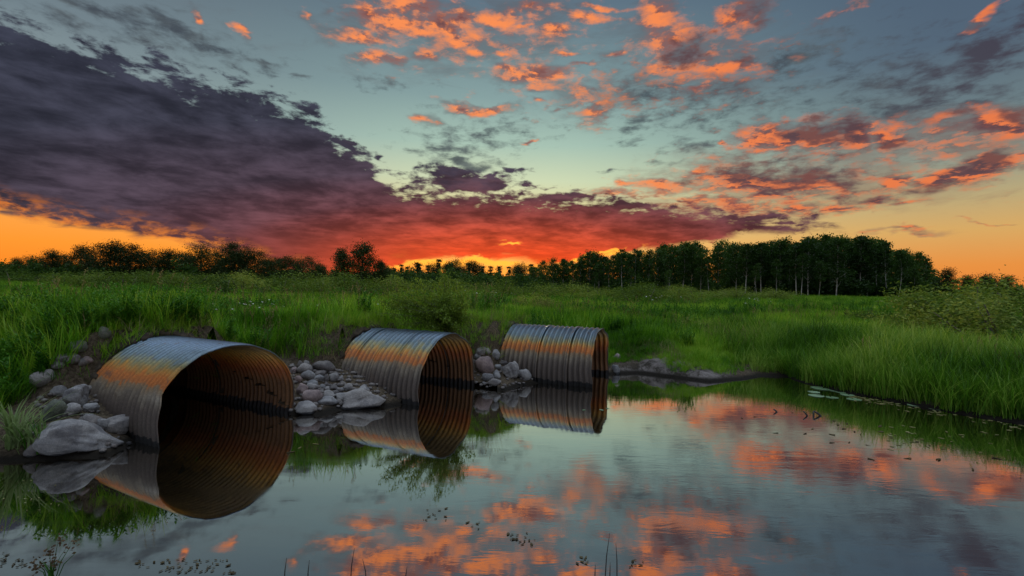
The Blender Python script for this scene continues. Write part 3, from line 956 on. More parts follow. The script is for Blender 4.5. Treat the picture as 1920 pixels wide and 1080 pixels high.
S = [
    (A(150, 320, 74, 80), 'b', 'small upright stone in the top row, under the soil lip', G12),
    (A(230, 312, 92, 74), 'g', 'small rounded stone in the top row beside the angular boulder', G12),
    (A(210, 392, 214, 118), 'g', 'long lumpy stone below the top row of the heap', G12),
    (A(250, 475, 168, 124), 'g', 'smooth egg-shaped stone under the long lumpy stone', G12),
    (A(400, 452, 146, 86), 'b', 'wedge-shaped stone just below the angular boulder', G12),
    (A(490, 490, 54, 104), 'b', 'narrow upright brown stone beside the wedge-shaped stone', G12),
    (A(580, 505, 120, 104), 'g', 'round mottled stone under the angular boulder by the culvert wall', G12),
    (A(672, 522, 68, 78), 'g', 'small upright stone touching the wall of the middle culvert', G12),
    (A(385, 512, 140, 84), 'g', 'flattish stone in the middle of the heap below the wedge', G12),
    (A(315, 552, 134, 84), 'g', 'blunt stone in the middle of the heap under the egg-shaped one', G12),
    (A(690, 588, 84, 56), 'b', 'small flat stone above the round one by the culvert wall', G12),
    (A(760, 625, 114, 88), 'g', 'round smooth stone resting at the foot of the middle culvert', G12),
    (A(583, 590, 100, 74), 'b', 'rounded brown stone below the mottled stone', G12),
    (A(487, 568, 64, 54), 'b', 'small dark stone in the middle of the heap', G12),
    (A(430, 588, 90, 60), 'g', 'oblong pebble in the middle of the heap beside its twin', G12),
    (A(500, 625, 80, 52), 'g', 'oblong pebble lower than its twin in the middle of the heap', G12),
    (A(380, 606, 62, 54), 'b', 'small brown pebble behind the tilted stone', G12),
    (A(430, 652, 86, 76), 'b', 'tilted stone above the rounded stone near the water', G12),
    (A(630, 632, 56, 40), 'g', 'tiny pebble beside the round smooth stone', G12),
    (A(678, 650, 66, 50), 'g', 'little pebble touching the round smooth stone', G12),
    (A(512, 696, 156, 104), 'g', 'rounded stone with a flat top, just above the flat waterline stone', G12),
    (A(300, 622, 134, 86), 'g', 'slanting stone above the big blocky stone', G12),
    (A(602, 668, 84, 62), 'b', 'small stone between the rounded stone and the dark wet stone', G12),
    (A(690, 728, 188, 108), 'g', 'dark wet stone behind the large pale boulder', G12),
    (A(310, 716, 244, 172), 'p', 'big blocky stone with a pinkish face, low in the heap', G12),
    (A(172, 640, 136, 154), 'p', 'light pinkish boulder touching the mouth of the first culvert', G12),
    (A(130, 512, 94, 92), 'p', 'pink stone above the light boulder at the first culvert mouth', G12),
    (A(66, 402, 74, 84), 'p', 'reddest stone of the heap, half hidden by the first culvert mouth', G12),
    (A(55, 342, 84, 56), 'b', 'brown stone at the upper edge, behind the first culvert mouth', G12),
    (A(500, 800, 254, 104), 'g', 'long flat stone at the waterline between the two half-sunk boulders', G12),
    (A(228, 866, 260, 156), 'g', 'flat half-sunk boulder at the waterline touching the first culvert', G12),
    (A(960, 640, 134, 94), 'g', 'angular stone peeping out behind the large pale boulder', G12),
    (A(345, 806, 74, 50), 'b', 'small brown stone between the two flat waterline stones', G12),
    (A(110, 372, 56, 36), 'g', 'tiny grey stone above the reddest stone', G12),
    (A(645, 805, 90, 64), 'b', 'dark stone wedged at the waterline beside the large pale boulder', G12),
    (A(835, 690, 100, 44), 'b', 'thin dark stone in the shade of the middle culvert', G12),
    (B(715, 742, 205, 145), 'g', 'smooth oval boulder leaning on the wall of the first culvert', GL),
    (B(100, 415, 175, 134), 'g', 'pale rounded boulder at the left end, above the sedge clump', GL),
    (B(270, 335, 124, 74), 'b', 'angular brown stone in the upper row left of the first culvert', GL),
    (B(222, 392, 98, 68), 'b', 'dark reddish stone beside the pale rounded boulder', GL),
    (B(332, 392, 106, 84), 'b', 'brown wedge stone above the blocky boulder', GL),
    (B(460, 326, 76, 70), 'p', 'small reddish stone high in the upper row', GL),
    (B(425, 376, 94, 64), 'b', 'brown stone between the wedge stone and the culvert', GL),
    (B(225, 462, 110, 94), 'g', 'grey stone left of the blocky boulder', GL),
    (B(448, 436, 116, 64), 'g', 'flat stone resting against the blocky boulder, by the culvert', GL),
    (B(180, 622, 168, 166), 'm', 'greenish mossy boulder behind the sedge clump', GL),
    (B(340, 582, 126, 98), 'g', 'grey stone tucked beneath the blocky boulder', GL),
    (B(500, 606, 108, 76), 'g', 'lumpy stone close to the culvert wall, mid height', GL),
    (B(478, 653, 84, 54), 'g', 'small oval stone below the lumpy one', GL),
    (B(500, 716, 168, 96), 'b', 'broad dark stone behind the largest slab boulder', GL),
    (B(602, 738, 106, 96), 'g', 'stone wedged between the oval boulder and the slab', GL),
    (B(380, 202, 124, 100), 'm', 'mossy stone high on the bank under the grass', GL),
    (B(598, 188, 94, 96), 'm', 'dim mossy stone high beside the first culvert', GL),
    (B(170, 938, 180, 104), 'b', 'flat dark wet slab at the waterline in front of the largest slab', GL),
    (B(15, 955, 120, 110), 'b', 'dark wet boulder at the waterline under the sedge clump', GL),
    (B(270, 575, 66, 62), 'b', 'little brown stone between the mossy and the grey stone', GL),
    (B(290, 662, 60, 46), 'b', 'little dark stone behind the left end of the slab', GL),
    (E(140, 272, 136, 96), 'g', 'grey stone at the top of the pile, next to the bank', G23),
    (E(100, 337, 80, 64), 'g', 'small stone above the pinkish boulder', G23),
    (E(212, 336, 80, 76), 'g', 'small stone in the second row beside the farthest culvert', G23),
    (E(306, 366, 126, 114), 'g', 'tilted blocky stone against the farthest culvert', G23),
    (E(345, 466, 86, 64), 'g', 'flat stone between the pinkish and the squarish boulder', G23),
    (E(330, 542, 86, 114), 'g', 'upright wedge stone left of the squarish boulder', G23),
    (E(230, 590, 146, 90), 'g', 'pale oval stone below the pinkish boulder', G23),
    (E(416, 402, 94, 56), 'b', 'dark stone behind the squarish boulder', G23),
    (E(655, 555, 176, 136), 'g', 'rounded cube stone at the waterline in front of the farthest culvert', G23),
    (E(300, 666, 148, 76), 'b', 'flat wet stone at the waterline below the oval stone', G23),
    (E(345, 622, 70, 46), 'g', 'small stone at the waterline below the upright wedge', G23),
    (E(180, 656, 50, 36), 'g', 'tiny stone at the waterline left of the flat wet stone', G23),
    (E(1775, 332, 86, 66), 'p', 'pinkish stone right of the farthest culvert mouth, upper of two', 'stones right of the farthest culvert'),
    (E(1762, 482, 86, 112), 'g', 'pale pointed stone at the waterline right of the farthest culvert mouth', 'stones right of the farthest culvert'),
]
for q, mat, label, grp in S:
    place_rock(*q, mat, label, grp)


def build_gravel():
    bag = Bag()
    base = [np.array([v.co[:] for v in rock_mesh('pebble', 500 + k, 1, 3).vertices]) for k in range(5)]
    tri = np.array([[l for l in f.vertices] for f in rock_mesh('pebble', 1, 1, 3).polygons])
    n = 0
    while n < 620:
        zone = random.random()
        if zone < .5:
            px, py = random.uniform(545, 740), random.uniform(668, 775)
        elif zone < .8:
            px, py = random.uniform(60, 250), random.uniform(690, 850)
        else:
            px, py = random.uniform(885, 1000), random.uniform(655, 735)
        g = hit(px, py)
        if g.z < 0.01 or g.z > 0.5:
            n += 0.2
            continue
        s = random.uniform(.025, .085)
        v = base[random.randrange(5)] * np.array([s, s * .9, s * .8])
        a = random.uniform(0, 6.28)
        v = v @ np.array([[math.cos(a), math.sin(a), 0], [-math.sin(a), math.cos(a), 0], [0, 0, 1]])
        bag.add(v + np.array([g.x, g.y, g.z + s * .18]), None, tri, random.random())
        n += 1
    o = obj('gravel', bag.mesh('gravel', (M_rock_brown,), True))
    tag(o, 'brown gravel and pebbles filling the gaps between the stones', kind='stuff')


build_gravel()

# ------------------------------------------------------------------ grass, reeds and weeds (uncountable): tufts scattered over the ground
def tuft(name, mat, n, radius, l0, l1, w, lean, droop, seg=3, seed=0):
    r = random.Random(seed)
    bag = Bag()
    for _ in range(n):
        a, d = r.uniform(0, 6.283), radius * math.sqrt(r.random())
        bag.blade((d * math.cos(a), d * math.sin(a), -0.04), r.uniform(0, 6.283), r.uniform(l0, l1), w * r.uniform(.7, 1.25),
                  r.uniform(0.02, lean), r.uniform(0.1, droop), seg, r.random())
    return bag.mesh(name, (mat,))


def weed_mesh(name, mat, stems, h, leaf, seed, flower=None):
    r = random.Random(seed)
    bag = Bag()
    for _ in range(stems):
        a, d = r.uniform(0, 6.283), r.uniform(0, .16)
        hh = h * r.uniform(.65, 1.1)
        lx, ly = r.uniform(-.2, .2), r.uniform(-.2, .2)
        base = np.array([d * math.cos(a), d * math.sin(a), 0])
        pt = lambda f: base + np.array([lx * f * f, ly * f * f, f]) * hh
        bag.tube([pt(0), pt(.5), pt(1)], [.004, .003, .0015], 3, r.random() * .5, False)
        k = int(hh / (leaf * .42))
        for i in range(k):
            f = (i + 1.5) / (k + 1)
            az = i * 2.4 + r.uniform(-.3, .3)
            for dz in (0, math.pi):
                bag.blade(pt(f), az + dz, leaf * r.uniform(.8, 1.15) * (1.15 - .6 * f), leaf * .26, 0.75 + r.uniform(-.2, .2), r.uniform(.4, 1.1), 3, r.random())
    return bag.mesh(name, (mat,))


def scatter(name, label, meshes, pts, scl, rot=None, tilt=0.12):
    """one uncountable mass: an object whose geometry nodes set tufts on its points"""
    pts = np.asarray(pts, np.float32)
    n = len(pts)
    me = bpy.data.meshes.new(name)
    me.vertices.add(n)
    me.vertices.foreach_set('co', pts.reshape(-1))
    rt = np.stack([rng.normal(0, tilt, n), rng.normal(0, tilt, n), rng.uniform(0, 6.283, n)], -1).astype(np.float32)
    me.attributes.new('turn', 'FLOAT_VECTOR', 'POINT').data.foreach_set('vector', rt.reshape(-1))
    me.attributes.new('size', 'FLOAT', 'POINT').data.foreach_set('value', np.asarray(scl, np.float32))
    me.attributes.new('pick', 'INT', 'POINT').data.foreach_set('value', rng.integers(0, len(meshes), n).astype(np.int32))
    o = obj(name, me)
    g = bpy.data.node_groups.new(name + '_nodes', 'GeometryNodeTree')
    g.interface.new_socket('Geometry', in_out='INPUT', socket_type='NodeSocketGeometry')
    g.interface.new_socket('Geometry', in_out='OUTPUT', socket_type='NodeSocketGeometry')
    gi, go = g.nodes.new('NodeGroupInput'), g.nodes.new('NodeGroupOutput')
    inst = g.nodes.new('GeometryNodeInstanceOnPoints')
    join = g.nodes.new('GeometryNodeGeometryToInstance')
    coll = bpy.data.collections.new(name + '_kinds')           # never linked to the scene
    for k, m in enumerate(meshes):
        coll.objects.link(bpy.data.objects.new(f'{name}_kind', m))
    ci = g.nodes.new('GeometryNodeCollectionInfo')
    ci.inputs['Collection'].default_value = coll
    ci.inputs['Separate Children'].default_value = True
    g.nodes.remove(join)

    def attr(nm, dt):
        a = g.nodes.new('GeometryNodeInputNamedAttribute')
        a.data_type = dt
        a.inputs['Name'].default_value = nm
        return a.outputs['Attribute']
    g.links.new(gi.outputs[0], inst.inputs['Points'])
    g.links.new(ci.outputs[0], inst.inputs['Instance'])
    inst.inputs['Pick Instance'].default_value = True
    g.links.new(attr('pick', 'INT'), inst.inputs['Instance Index'])
    e = g.nodes.new('FunctionNodeEulerToRotation')
    g.links.new(attr('turn', 'FLOAT_VECTOR'), e.inputs[0])
    g.links.new(e.outputs[0], inst.inputs['Rotation'])
    g.links.new(attr('size', 'FLOAT'), inst.inputs['Scale'])
    g.links.new(inst.outputs[0], go.inputs[0])
    md = o.modifiers.new('tufts', 'NODES')
    md.node_group = g
    return tag(o, label, kind='stuff')


def clear_of_works(x, y, z, d):
    """grass keeps off the pipes, the stone heaps and the bare mud"""
    ok = np.ones(len(x), bool)
    for p in PIPES:
        t, s = pipe_ts(p, x, y)
        ok &= ~((np.abs(s) < p[3] + 0.02) & (t < p[5] + 0.10) & (t > -1))
    t1, s1 = pipe_ts(PIPES[0], x, y)
    t2, s2 = pipe_ts(PIPES[1], x, y)
    t3, s3 = pipe_ts(PIPES[2], x, y)
    ok &= ~((s1 > 0) & (s2 < 0) & (t1 < 2.2) & (t2 > -1.2) & (z < 0.66) & (d < 2.4))      # between first and second
    ok &= ~((s2 > 0) & (s3 < 0) & (t2 < 2.3) & (t3 > -1.2) & (z < 0.60) & (d < 2.2))      # between second and third
    ok &= ~((s1 <= 0) & (x < -4.2) & (x > -6.3) & (z < 0.60) & (d < 1.8))   # the heap at the left
    ok &= ~((np.hypot((x - 3.75) / 1.3, (y - 11.6) / 0.75) < 1.0) & (d < 1.2))
    return ok


def spread(n, x0, x1, y0, y1, dmin, dmax, fan=None, keep=None, zmin=-0.03, free=False):
    y = np.sqrt(rng.uniform(y0 * y0, y1 * y1, n)) if fan else rng.uniform(y0, y1, n)
    x = rng.uniform(-1, 1, n) * y * fan if fan else rng.uniform(x0, x1, n)
    d = shore_dist(x, y)
    z = height(x, y)
    ok = (d > dmin) & (d < dmax) & (clear_of_works(x, y, z, d) | free) & (z > zmin)
    if keep is not None:
        ok &= keep(x, y, d)
    return x[ok], y[ok], z[ok], d[ok]


def clump_noise(x, y, f, seed=0.0):
    return 0.5 + 0.25 * (np.sin(x * f + seed + 2 * np.sin(y * f * .7)) + np.sin(y * f * 1.3 - seed + 2 * np.sin(x * f * .6)))


P = lambda x, y, z: np.stack([x, y, z], -1)
grass_k = [tuft('grass_tuft', M_grass, 28, .17, .22, .48, .0115, .5, 1.4, 3, k) for k in range(6)]
tall_k = [tuft('tall_grass_tuft', M_grass, 22, .15, .40, .80, .014, .35, 1.2, 4, 20 + k) for k in range(5)]
far_k = [tuft('meadow_tuft', M_grass, 26, .34, .25, .60, .022, .5, 1.2, 2, 40 + k) for k in range(5)]
reed_k = [tuft('reed_tuft', M_reed, 15, .17, .60, 1.30, .020, .36, 1.5, 6, 60 + k) for k in range(5)]
dry_k = [tuft('dry_tuft', M_dry, 20, .16, .14, .42, .007, 1.0, 1.5, 4, 80 + k) for k in range(4)]
weed_k = [weed_mesh('weed_plant', M_weed, 4, .55, .115, 100 + k) for k in range(4)]

def stalk_mesh(name, seed):
    r = random.Random(seed)
    bag = Bag()
    for _ in range(7):
        a, d_ = r.uniform(0, 6.283), r.uniform(0, .3)
        h_, lx_, ly_ = r.uniform(.6, 1.05), r.uniform(-.18, .18), r.uniform(-.18, .18)
        b_ = np.array([d_ * math.cos(a), d_ * math.sin(a), 0])
        tip = b_ + np.array([lx_, ly_, h_])
        bag.tube([b_, b_ * .5 + tip * .5 - np.array([lx_, ly_, 0]) * .15, tip], [.004, .003, .002], 3, r.random(), False)
        for k in range(12):
            c = tip + np.array([lx_, ly_, .6]) * .02 * (k - 7) + np.array([r.gauss(0, .012), r.gauss(0, .012), 0])
            bag.leaves(c[None], .032, 1.2, .45)
    return bag.mesh(name, (M_seedhead,))


stalk_k = [stalk_mesh('seed_stalks', 140 + k) for k in range(4)]
x, y, z, d = spread(800, -14, 16, 7, 26, 1.2, 60, None, lambda x, y, d: clump_noise(x, y, .55, 5) > .52)
scatter('seed_stalks', 'straw coloured grass stalks with seed heads over the meadow', stalk_k, P(x, y, z), rng.uniform(.55, .9, len(x)))
# near meadow
x, y, z, d = spread(30000, -14, 16, 5.5, 17, .35, 40, None, lambda x, y, d: (x < 3.0) | (d < 5) | (y > 14))
s = (0.48 + 0.75 * clump_noise(x, y, 1.5)) * rng.uniform(.75, 1.2, len(x)) * (0.45 + 0.55 * sstep(d, .4, 2.6))
scatter('grass', 'lush green grass covering the bank and near meadow', grass_k, P(x, y, z), s)
x, y, z, d = spread(11000, -14, 16, 7.0, 20, 1.6, 40, None, lambda x, y, d: clump_noise(x, y, .9, 2) > .42)
scatter('tall_grass', 'taller seeding grass standing in clumps in the near meadow', tall_k, P(x, y, z), rng.uniform(.55, .95, len(x)))
# the meadow beyond, thinning with distance
x, y, z, d = spread(30000, 0, 0, 15, 34, .5, 90, 1.25)
scatter('meadow_grass', 'green meadow grass in the middle distance', far_k, P(x, y, z), rng.uniform(.65, 1.15, len(x)) * (0.75 + .6 * clump_noise(x, y, .35)))
x, y, z, d = spread(40000, 0, 0, 32, 95, .5, 190, 1.25)
scatter('far_meadow_grass', 'rough grass of the far meadow', far_k, P(x, y, z), rng.uniform(.8, 1.4, len(x)))
# reeds along the right bank and a thinner fringe elsewhere
x, y, z, d = spread(17000, 5.0, 19, 5.0, 17.5, .26, 4.6, None, lambda x, y, d: (x > 5.9 + rng.uniform(0, 1.2, len(x))))
s = rng.uniform(.62, 1.05, len(x)) * (0.80 + 0.30 * clump_noise(x, y, 1.6, 4)) * (0.62 + .38 * sstep(d, -.1, 1.3)) * (0.7 + .3 * sstep(x, 6, 8.5))
scatter('reeds', 'tall arching reeds along the right bank of the pond', reed_k, P(x, y, np.maximum(z, -.02)), s)
x, y, z, d = spread(2600, 2.6, 7.4, 10.5, 16, .8, 3.6)
scatter('bank_grass', 'fine bright grass spilling over the mud bank', grass_k, P(x, y, z), rng.uniform(.35, .75, len(x)))
x, y, z, d = spread(6500, 7.0, 13, 6.0, 13, .12, .60, None, None, -.4)
scatter('shore_reeds', 'reeds standing in the shallow water along the right bank', reed_k, P(x, y, np.maximum(z, -.10)), rng.uniform(.42, .80, len(x)))
x, y, z, d = spread(2600, 1.9, 5.4, 11.2, 13.6, .12, 1.9, None, lambda x, y, d: (clump_noise(x, y, 2.6, 3) > .52) & (pipe_ts(PIPES[2], x, y)[1] > 1.1), free=True)
scatter('spit_grass', 'short grass and moss creeping over the mud spit', grass_k + dry_k[:1], P(x, y, z), rng.uniform(.16, .48, len(x)), tilt=.3)
# withered grass on the soil lip above the stones
x, y, z, d = spread(5200, -8.5, 4.5, 6, 13.5, .55, 3.0, None, lambda x, y, d: rng.random(len(x)) < .62)
scatter('dry_grass', 'withered grass and roots on the soil lip above the stones', dry_k, P(x, y, z), rng.uniform(.5, 1.05, len(x)))
# grass hanging over the soil at the back of each pipe
lx, ly, lz = [], [], []
for p_ in PIPES:
    n_ = 700
    tt, th_ = p_[5] + rng.uniform(.02, 1.1, n_), rng.uniform(.02, math.pi - .02, n_)
    rr = p_[3] + .06 + .14 * sstep(tt - p_[5], 0, .3)
    ss = rr * np.cos(th_)
    lx.append(p_[0] - math.cos(p_[4]) * tt + math.sin(p_[4]) * ss)
    ly.append(p_[1] + math.sin(p_[4]) * tt + math.cos(p_[4]) * ss)
    lz.append(p_[2] + rr * np.sin(th_) - .02)
lx, ly, lz = (np.concatenate(q_) for q_ in (lx, ly, lz))
scatter('lip_grass', 'grass and withered stalks hanging over the backs of the culverts', grass_k[:4] + dry_k[:2], P(lx, ly, lz), rng.uniform(.40, .85, len(lx)), tilt=.35)
# broad-leaved weeds at the left
x, y, z, d = spread(5200, -13, 5, 6.2, 15, 1.2, 12, None, lambda x, y, d: (clump_noise(x, y, 1.3, 7) > .60) | ((x < -6.2) & (rng.random(len(x)) < .5)))
scatter('weeds', 'broad-leaved weeds growing through the grass', weed_k, P(x, y, z), rng.uniform(.6, 1.15, len(x)))
x, y, z, d = spread(9000, -30, 34, 12, 36, 2.0, 60, None, lambda x, y, d: (clump_noise(x, y, .62, 9) > .60) & (rng.random(len(x)) < .8))
scatter('meadow_weeds', 'darker weeds and low scrub in patches over the meadow', weed_k, P(x, y, z), rng.uniform(.8, 1.6, len(x)))
x, y, z, d = spread(3000, -13, -5.5, 4.4, 9, .02, 3.2, None, lambda x, y, d: rng.random(len(x)) < .7)
scatter('bank_weeds', 'coarse weeds and grass on the bank at the left edge', weed_k + tall_k[:3], P(x, y, z), rng.uniform(.5, 1.0, len(x)))


# ------------------------------------------------------------------ shrubs
def shrub_mesh(name, seed, mat, leaves, size, stems=9, w=1.0, h=1.0, lobes=16):
    """a bush of unit size: arching stems and leaf sprays round their ends, open between them"""
    r = np.random.default_rng(seed)
    bag, st = Bag(), Bag()
    cen = []
    for k in range(lobes):
        a, u = r.uniform(0, 6.283), math.sqrt(r.random())
        zz = r.uniform(.22, .95) * (1 - .45 * u * u)
        cen.append((u * .46 * w * math.cos(a), u * .46 * w * math.sin(a), zz * h))
    cen = np.array(cen)
    per = leaves // lobes
    for c in cen:
        ln = r.uniform(.10, .22)
        ax = np.array([c[0], c[1], .35 + r.uniform(0, .4)])
        ax /= np.linalg.norm(ax)
        p = c + r.normal(size=(per, 3)) * np.array([.085, .085, .075]) + ax * r.uniform(-ln, ln, per)[:, None]
        p[:, 2] = np.maximum(p[:, 2], .02)
        bag.leaves(p, size, .4, .42)
    for c in cen[:stems]:
        b = np.array([c[0] * .15, c[1] * .15, -.05])
        st.tube([b, b * .4 + c * .6 + np.array([0, 0, .05]), c + np.array([0, 0, .08])], [.016, .009, .003], 4)
    return bag.mesh(name, (mat,)), st.mesh(name + '_stems', (M_bark_dark,))


DARK_BUSH = [shrub_mesh('undergrowth_foliage', 240 + k, M_aspen, 900, .12, 4, 1.0, 1.0, 14) for k in range(3)]
WILLOW = [shrub_mesh('willow_foliage', 200 + k, M_willow, 3200, .046, 9, 1.0, 1.0, 24) for k in range(6)]


def shrub(px, dist, wm, hm, label, group, kind=None, name='shrub', x=None):
    p = at_y(px, 540, dist)
    gx = p.x if x is None else x
    k = random.randrange(len(WILLOW)) if kind is None else kind
    root = bpy.data.objects.new(name, None)
    COL.objects.link(root)
    root.location = (gx, dist, float(height(gx, dist, False)) - .05)
    root.rotation_euler = (0, 0, random.uniform(0, 6.28))
    obj('foliage', WILLOW[k][0], root, None, None, (wm, wm, hm))
    obj('stems', WILLOW[k][1], root, None, None, (wm, wm, hm))
    return tag(root, label, 'shrub', group)


def order_label(items, fmt):
    """labels that count from the left along a row"""
    for i, it in enumerate(sorted(items, key=lambda a: a[0])):
        it.append(fmt(i, it))
    return items


GS = 'willow shrubs dotted over the meadow'
rows_ = [('nearest', [[420, 26, 3.0, 1.15], [520, 27, 3.4, 1.25], [600, 25, 2.6, 1.2], [690, 28, 3.6, 1.15], [905, 27, 2.6, 1.0], [1000, 24, 2.0, .8], [1205, 30, 3.8, 1.35], [1275, 33, 3.4, 1.25]]),
         ('middle', [[120, 36, 4.0, 1.5], [235, 38, 4.2, 1.6], [330, 40, 4.0, 1.45], [455, 42, 5.2, 1.9], [575, 36, 4.4, 1.7], [655, 40, 5.0, 1.75], [745, 44, 5.0, 1.7], [840, 46, 5.4, 1.7], [935, 42, 4.6, 1.7],
                     [985, 46, 5.2, 1.6], [1060, 44, 5.2, 1.6], [1130, 46, 4.4, 1.3], [1210, 48, 5.6, 1.75], [1310, 46, 5.0, 1.5], [1380, 48, 5.0, 1.3], [1450, 50, 4.8, 1.2]]),
         ('farthest', [[25, 58, 7, 2.6], [90, 62, 7, 2.3], [180, 60, 8, 2.5], [270, 64, 8, 2.5], [360, 62, 8, 2.6], [440, 66, 8, 2.5], [530, 64, 8, 2.2], [620, 60, 7, 2.2], [700, 66, 8, 2.4], [780, 70, 9, 2.2],
                       [860, 72, 9, 2.4], [950, 70, 8, 2.4], [1030, 68, 7, 2.2], [1100, 66, 7, 2.0], [1180, 64, 6, 1.8], [1260, 62, 6, 1.8], [1340, 60, 6, 1.6], [1420, 60, 6, 1.4]])]
for row, items in rows_:
    for it in order_label(items, lambda i, it: f"{'broad' if it[2] > 1.05 * {'nearest': 3.1, 'middle': 4.8, 'farthest': 7.5}[row] else 'rounded'} willow shrub, {nth(i)} from the left in the {row} row of meadow shrubs"):
        shrub(it[0], it[1], it[2], it[3] * {'nearest': 1.3, 'middle': 1.2, 'farthest': .85}[row], it[4], GS)

# the bush that overhangs the middle culvert
def overhang():
    r = np.random.default_rng(5)
    bag, st = Bag(), Bag()
    root = bpy.data.objects.new('willow_bush', None)
    COL.objects.link(root)
    root.location = (-1.35, 10.75, 1.05)
    for k in range(70):
        a = r.uniform(0, 6.283)
        u = math.sqrt(r.random())
        tip = np.array([-.42 + u * 1.12 * math.cos(a), -.55 + u * .60 * math.sin(a), (1.40 - .70 * u * u) * r.uniform(.45, 1.0) + .04])
        if k < 9:                                              # low twigs hanging over the steel
            tip = np.array([r.uniform(-1.5, .3), -r.uniform(.55, .95), r.uniform(.14, .30)])
        b = np.array([r.uniform(-.12, .12), r.uniform(-.12, .1), 0])
        mid = b * .5 + tip * .5 + np.array([0, 0, .16])
        q = [b, b * .75 + mid * .25 + np.array([0, 0, .05]), mid, tip]
        st.tube(q, [.011, .009, .006, .002], 4)
        n = 190
        f = r.uniform(.25, 1.06, n)[:, None]
        p = b * (1 - f) ** 2 + 2 * mid * f * (1 - f) + tip * f * f
        bag.leaves(p + r.normal(size=(n, 3)) * .05, .056, .5, .40)
    obj('foliage', bag.mesh('overhanging_foliage', (M_bush,)), root)
    obj('stems', st.mesh('overhanging_stems', (M_bark_dark,)), root)
    tag(root, 'leafy willow bush overhanging the top of the middle culvert', 'bush')


overhang()
GR = 'bushes massed at the right edge'
RB = [(1905, 13.5, 4.0, 2.1, 'dense dark bush at the very right edge behind the reeds'), (1835, 15.5, 4.2, 2.25, 'tallest bush of the mass behind the right-hand reeds'),
      (1768, 17.5, 3.4, 1.95, 'rounded bush left of the tallest one behind the reeds'), (1712, 16.5, 2.6, 1.35, 'low bush at the left end of the mass behind the reeds'),
      (1650, 20, 2.4, .85, 'lowest straggling bush where the mass runs out into the grass'), (1890, 19.5, 5, 2.4, 'paler bush rising behind the dense dark one')]
HB = [shrub_mesh('bush_foliage', 260 + k, M_willow, 5200, .036, 12, 1.0, 1.0, 26) for k in range(3)]
WILLOW_FAR = WILLOW
WILLOW = HB
for i, (px, dist, wm, hm, lab) in enumerate(RB):
    shrub(px, dist, wm, hm, lab, GR, i % 3, 'bush')
NEAR_B = [(1010, 14.6, 1.3, .62, 'small bush in the grass just behind the farthest culvert'), (960, 15.5, 1.2, .55, 'pale bushy clump left of the small bush behind the farthest culvert'),
          (700, 12.2, 1.5, .55, 'low dark bush in the grass left of the willow over the middle culvert'), (1300, 16.5, 2.2, .75, 'feathery bush on the grassy rise right of the farthest culvert')]
for i, (px, dist, wm, hm, lab) in enumerate(NEAR_B):
    shrub(px, dist, wm, hm, lab, 'small bushes in the near grass', i % 3, 'bush')
WILLOW = WILLOW_FAR


# ------------------------------------------------------------------ trees
def tree_meshes(name, seed, H, crown_lo, crown_w, clumps, per, leaf, mat, r0, lean=0.0, spiky=False):
    """trunk with limbs, and a crown of separate leaf clumps at the limbs' ends"""
    r = np.random.default_rng(seed)
    tr, cr = Bag(), Bag()
    bx, by = r.normal(0, .02, 2) * H
    path = lambda f: np.array([bx * math.sin(f * 3) + lean * H * f, by * math.sin(f * 2.3), f * H * .95])
    fs = np.linspace(0, 1, 7)
    tr.tube([path(f) - np.array([0, 0, .3 if f == 0 else 0]) for f in fs], [r0 * (1.15 - f) for f in fs], 6)
    for k in range(clumps):
        f = crown_lo + (1 - crown_lo) * ((k + r.uniform(0, 1)) / clumps)
        g = (f - crown_lo) / (1 - crown_lo)
        wid = crown_w * ((1 - g) * .95 + .05 if spiky else (math.sin(math.pi * min(.97, .16 + .80 * g)) ** .7))
        a = k * 2.4 + r.uniform(-.5, .5)
        rr = wid * r.uniform(.25, 1.0)
        c = path(f) + np.array([rr * math.cos(a), rr * math.sin(a), r.uniform(-.02, .05) * H])
        b = path(max(.1, f - .10 - .05 * r.random()))
        tr.tube([b, (b + c) / 2 + np.array([0, 0, -.02 * H]), c], [r0 * .32 * (1.1 - g), r0 * .2 * (1.1 - g), r0 * .06], 4)
        sp = (crown_w * .21 + .10) * r.uniform(.6, 1.35)
        p = c + r.normal(size=(per, 3)) * np.array([sp, sp, sp * (.35 if spiky else .62)])
        cr.leaves(p, leaf, .2, .62)
    return tr.mesh(name + '_trunk', (M_bark if mat is M_aspen else M_bark_dark,), True), cr.mesh(name + '_crown', (mat,))


def tree(me, px, dist, H, label, group, name='tree', base_h=1.0, x=None):
    p = at_y(px, 540, dist)
    gx = p.x if x is None else x
    root = bpy.data.objects.new(name, None)
    COL.objects.link(root)
    root.location = (gx, dist, float(height(gx, dist, False)))
    root.rotation_euler = (0, 0, random.uniform(0, 6.28))
    k = H / base_h
    obj('trunk', me[0], root, None, None, (k, k, k))
    obj('crown', me[1], root, None, None, (k, k, k))
    return tag(root, label, 'tree', group)


ASPEN = [tree_meshes('aspen', 400 + k, 10, .34 + .05 * (k % 3), 1.55 + .15 * (k % 2), 26, 90, .30, M_aspen, .10, random.uniform(-.02, .02)) for k in range(6)]
LOW = [tree_meshes('low_aspen', 440 + k, 10, .07, 1.7, 32, 80, .32, M_aspen, .12) for k in range(4)]
POLE = [tree_meshes('slim_aspen', 430 + k, 10, .50, 1.05, 16, 90, .28, M_aspen, .075, random.uniform(-.05, .05)) for k in range(4)]


def top_of(px, lo, dist):
    return at_y(px, lo, dist).z


sky_line = [(990, 494), (1030, 487), (1065, 487), (1100, 474), (1150, 472), (1190, 470), (1215, 474), (1245, 458), (1300, 455), (1350, 454), (1400, 459), (1450, 453), (1500, 449), (1530, 441), (1580, 446), (1620, 444), (1650, 450), (1690, 468), (1725, 478), (1748, 495), (1765, 512)]


def line_y(px, pts=sky_line):
    return float(np.interp(px, [p[0] for p in pts], [p[1] for p in pts]))


